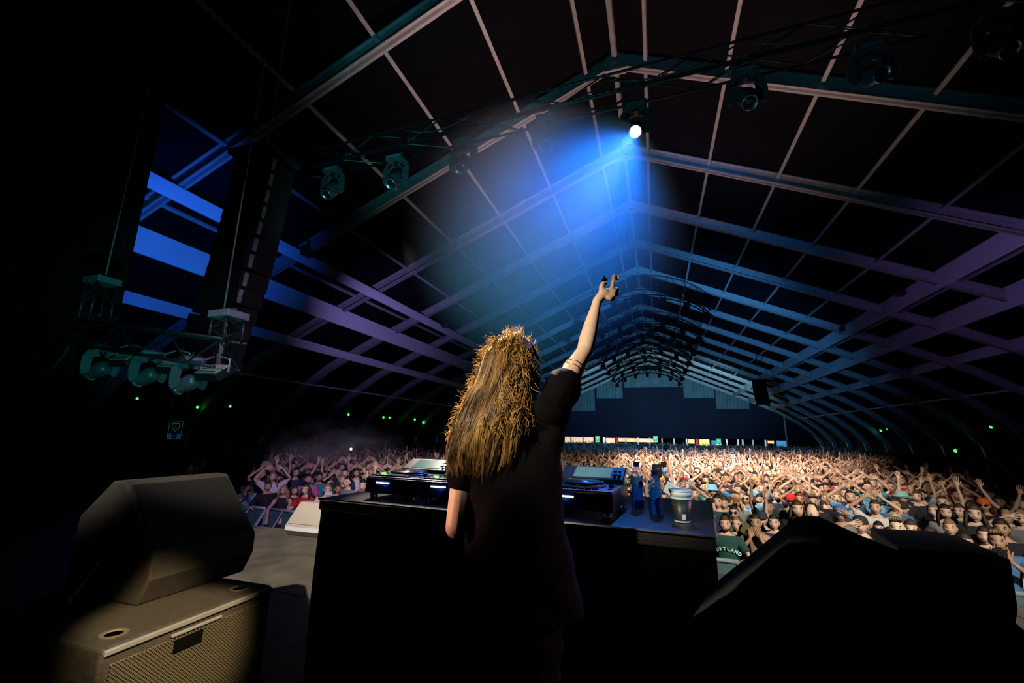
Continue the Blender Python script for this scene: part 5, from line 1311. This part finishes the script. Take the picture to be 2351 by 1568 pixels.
for c in range(190):
    s = HRn.random(); top = HRn.uniform(763, 795) + 60 * (abs(2 * s - 1) ** 3) * HRn.random() + (HRn.uniform(0, 120) if HRn.random() < 0.4 else 0)
    lng = 1112 - 30 * abs(s - 0.38) - max(0, s - 0.62) * 260
    end = lng - HRn.uniform(0, 70) - (HRn.uniform(30, 130) if HRn.random() < 0.25 else 0)
    if end < top + 60: continue
    jit = HRn.uniform(-0.12, 0.12); wave = HRn.uniform(1.5, 5.5); ph = HRn.uniform(0, 6.28); tone = HRn.choices((0, 1, 2), (44, 36, 20))[0]
    for k in range(13):
        o = HRn.gauss(0, 0.02); g = tone if HRn.random() < 0.75 else HRn.randrange(3)
        pts = strand(s + o, top + HRn.uniform(-6, 10), end - HRn.uniform(0, 26), jit - o * 0.7, wave * HRn.uniform(0.7, 1.3), ph + HRn.uniform(-0.4, 0.4))
        r = HRn.uniform(0.0009, 0.0021)
        groups[g].tube(pts, [r * (0.7 + 0.5 * math.sin(PI * min(1, i / 12 + 0.15))) * (1 - 0.75 * (i / 12) ** 3) for i in range(13)], 3, caps=False)
# loose frizz around the outline
for c in range(620):
    s = 0.0 if HRn.random() < 0.62 else 1.0
    py = HRn.uniform(775, 1010) if s == 0 else HRn.uniform(775, 985)
    if HRn.random() < 0.22: s = HRn.uniform(0.15, 0.9); py = HRn.uniform(764, 785)
    x, y = level(s, py); out = -1 if s < 0.5 else 1
    L = HRn.uniform(8, 26); ph = HRn.uniform(0, 6.28); pts = []
    up = HRn.uniform(-0.9, 1.0)
    if 0.1 < s < 0.95: out = HRn.uniform(-0.8, 0.8); up = -1.0; py += 4
    curl = HRn.uniform(1.5, 4.5)
    for i in range(9):
        f = i / 8
        pts.append(hairpt(x - out * 6 + out * L * f * (0.6 if s == 1 else 1) + curl * math.sin(ph + 7 * f) , py + up * L * f + curl * math.cos(ph + 7 * f), y - 0.004 + 0.012 * math.sin(ph + 3 * f)))
    groups[2 if HRn.random() < 0.7 else 1].tube(pts, [0.0010 - 0.0007 * i / 8 for i in range(9)], 3, caps=False)
# curls tumbling over the crown and the right shoulder
for c in range(260):
    s = HRn.uniform(0.35, 1.0); py = HRn.uniform(785, 985); x, y = level(s, py); L = HRn.uniform(14, 40); g = HRn.uniform(0.6, 1.9); ph = HRn.uniform(0, 6.28); curl = HRn.uniform(1.5, 5)
    sg = HRn.choice((-1, 1)); pts = [hairpt(x + sg * L * f * math.cos(g) + curl * math.sin(ph + 6 * f), py + L * f * math.sin(g) + curl * math.cos(ph + 6 * f), y - 0.012 - 0.01 * math.sin(PI * f)) for f in [i / 8 for i in range(9)]]
    groups[1 if HRn.random() < 0.5 else 2].tube(pts, [0.0015 * (1 - 0.6 * i / 8) for i in range(9)], 3, caps=False)
def hair_mat(name, c): return translucent(name, c, (min(1, c[0] * 1.6), min(1, c[1] * 1.4), c[2]), 0.42)
HM = [hair_mat('hair_brown', (0.050, 0.024, 0.007)), hair_mat('hair_golden_brown', (0.30, 0.15, 0.03)), hair_mat('hair_gold', (0.72, 0.45, 0.14))]
for g in groups:
    me = groups[g].mesh('locks', HM[g], smooth=True, fix=False); o = place('locks', me, hair); o['kind'] = 'stuff'
    o['label'] = ('dark brown locks', 'golden brown locks', 'pale golden locks and frizz')[g]
# the small things at her fingertips
c = at(1412, 637, Y=1.858); o = MB().box((0, 0, 0), (0.030, 0.008, 0.017)).box((0.012, -0.002, 0.0), (0.012, 0.012, 0.022)).build('white_tag', mat('white_tag_plastic', (0.7, 0.68, 0.72), 0.4), bevel=0.002); o.location = c; o.rotation_euler = (0, 0.15, 0.2)
tag(o, 'small white tag held behind the raised index finger', 'tag')
c = at(1387, 641, Y=1.815); o = MB().prism([Vector((-0.014, 0, -0.012)), Vector((0.016, 0, -0.006)), Vector((0.0, 0, 0.018))], (0, 0, 0), (0, 0.004, 0)).build('black_pick', M_BLACKMATT); o.location = c
tag(o, 'tiny black triangular piece above the raised thumb', 'pick')

# ------------------------------------------------------------------ haze: the beam and two drifting smoke puffs
def volume_mat(name, density, aniso, color, noise=None):
    m = bpy.data.materials.new(name); m.use_nodes = True; nt = m.node_tree
    nt.nodes.remove(nt.nodes['Principled BSDF']); out = [n for n in nt.nodes if n.type == 'OUTPUT_MATERIAL'][0]
    v = nt.nodes.new('ShaderNodeVolumeScatter'); v.inputs['Color'].default_value = (*color, 1); v.inputs['Density'].default_value = density; v.inputs['Anisotropy'].default_value = aniso
    nt.links.new(v.outputs[0], out.inputs['Volume'])
    if noise:
        tc = nt.nodes.new('ShaderNodeTexCoord'); n = nt.nodes.new('ShaderNodeTexNoise'); n.inputs['Scale'].default_value = noise; n.inputs['Detail'].default_value = 4; n.inputs['Distortion'].default_value = 0.6
        nt.links.new(tc.outputs['Object'], n.inputs['Vector'])
        ln = nt.nodes.new('ShaderNodeVectorMath'); ln.operation = 'LENGTH'; nt.links.new(tc.outputs['Object'], ln.inputs[0])
        fall = nt.nodes.new('ShaderNodeMapRange'); fall.inputs['From Min'].default_value = 0.0; fall.inputs['From Max'].default_value = 1.0; fall.inputs['To Min'].default_value = 1; fall.inputs['To Max'].default_value = 0
        nt.links.new(ln.outputs['Value'], fall.inputs['Value'])
        mr = nt.nodes.new('ShaderNodeMapRange'); mr.inputs['From Min'].default_value = 0.45; mr.inputs['From Max'].default_value = 0.70; mr.inputs['To Min'].default_value = 0; mr.inputs['To Max'].default_value = density
        nt.links.new(n.outputs['Fac'], mr.inputs['Value'])
        mu = nt.nodes.new('ShaderNodeMath'); mu.operation = 'MULTIPLY'; nt.links.new(mr.outputs[0], mu.inputs[0]); nt.links.new(fall.outputs[0], mu.inputs[1])
        nt.links.new(mu.outputs[0], v.inputs['Density'])
    return m
L = 6.2; ha = math.radians(9.9)
Mb = rotmat(BEAM_DIR)
mb = MB().lathe([(0.09, 0.26), (L * math.tan(ha) * 0.5, L * 0.5), (L * math.tan(ha), L)], n=32, M=Mb)
m = volume_mat('beam_haze', 0.3, 0.3, (0.75, 0.88, 1.0)); nt = m.node_tree; v = [q for q in nt.nodes if q.type == 'VOLUME_SCATTER'][0]
tc = nt.nodes.new('ShaderNodeTexCoord'); dt = nt.nodes.new('ShaderNodeVectorMath'); dt.operation = 'DOT_PRODUCT'; dt.inputs[1].default_value = BEAM_DIR
nt.links.new(tc.outputs['Object'], dt.inputs[0])
rp = nt.nodes.new('ShaderNodeFloatCurve'); cv = rp.mapping.curves[0]
for i_, (x_, y_) in enumerate(((0.0, 0.012), (0.12, 0.018), (0.35, 0.07), (0.65, 0.21), (0.82, 0.25), (1.0, 0.0))):
    if i_ < 2: cv.points[i_].location = (x_, y_)
    else: cv.points.new(x_, y_)
rp.mapping.update()
dv = nt.nodes.new('ShaderNodeMath'); dv.operation = 'DIVIDE'; dv.inputs[1].default_value = L; nt.links.new(dt.outputs['Value'], dv.inputs[0])
nt.links.new(dv.outputs[0], rp.inputs['Value']); nt.links.new(rp.outputs[0], v.inputs['Density'])
hz = mb.build('beam_haze', m, smooth=True); hz.location = BEAM_AT - BEAM_DIR * 0.235
tag(hz, 'blue-white haze lit by the switched-on lamp', 'haze', None, 'stuff')
# drifting smoke over the left part of the audience, and the phone torch shining in it
for (px, py, Y, sc, dens, lb) in ((770, 1030, 13.0, (2.8, 1.8, 1.1), 1.3, 'pale smoke puff drifting over the audience left of the performer'), (650, 1055, 11.5, (3.2, 1.7, 0.9), 0.9, 'thin brownish smoke lying low over the audience at the left')):
    o = MB().ball((0, 0, 0), 1.0, 20, 14).build('smoke_puff', volume_mat('smoke_%d' % px, dens, 0.1, (0.9, 0.95, 0.95), 2.2), smooth=True)
    o.location = at(px, py, Y=Y); o.scale = sc; tag(o, lb, 'smoke', None, 'stuff')
q = at(806, 1031, Y=12.0); o = empty('phone_torch', q, 0, 'bright phone torch held up in the smoke at the left', 'phone')
MB().box((0, 0.012, -0.04), (0.075, 0.01, 0.15)).build('phone_body', M_BLACKMATT, o, bevel=0.003)
MB().ball((0, 0, 0), 0.035, 10, 8).build('torch', mat('torch_white', (1, 1, 0.9), 0.4, emit=(0.85, 1.0, 0.8), estr=25), o)
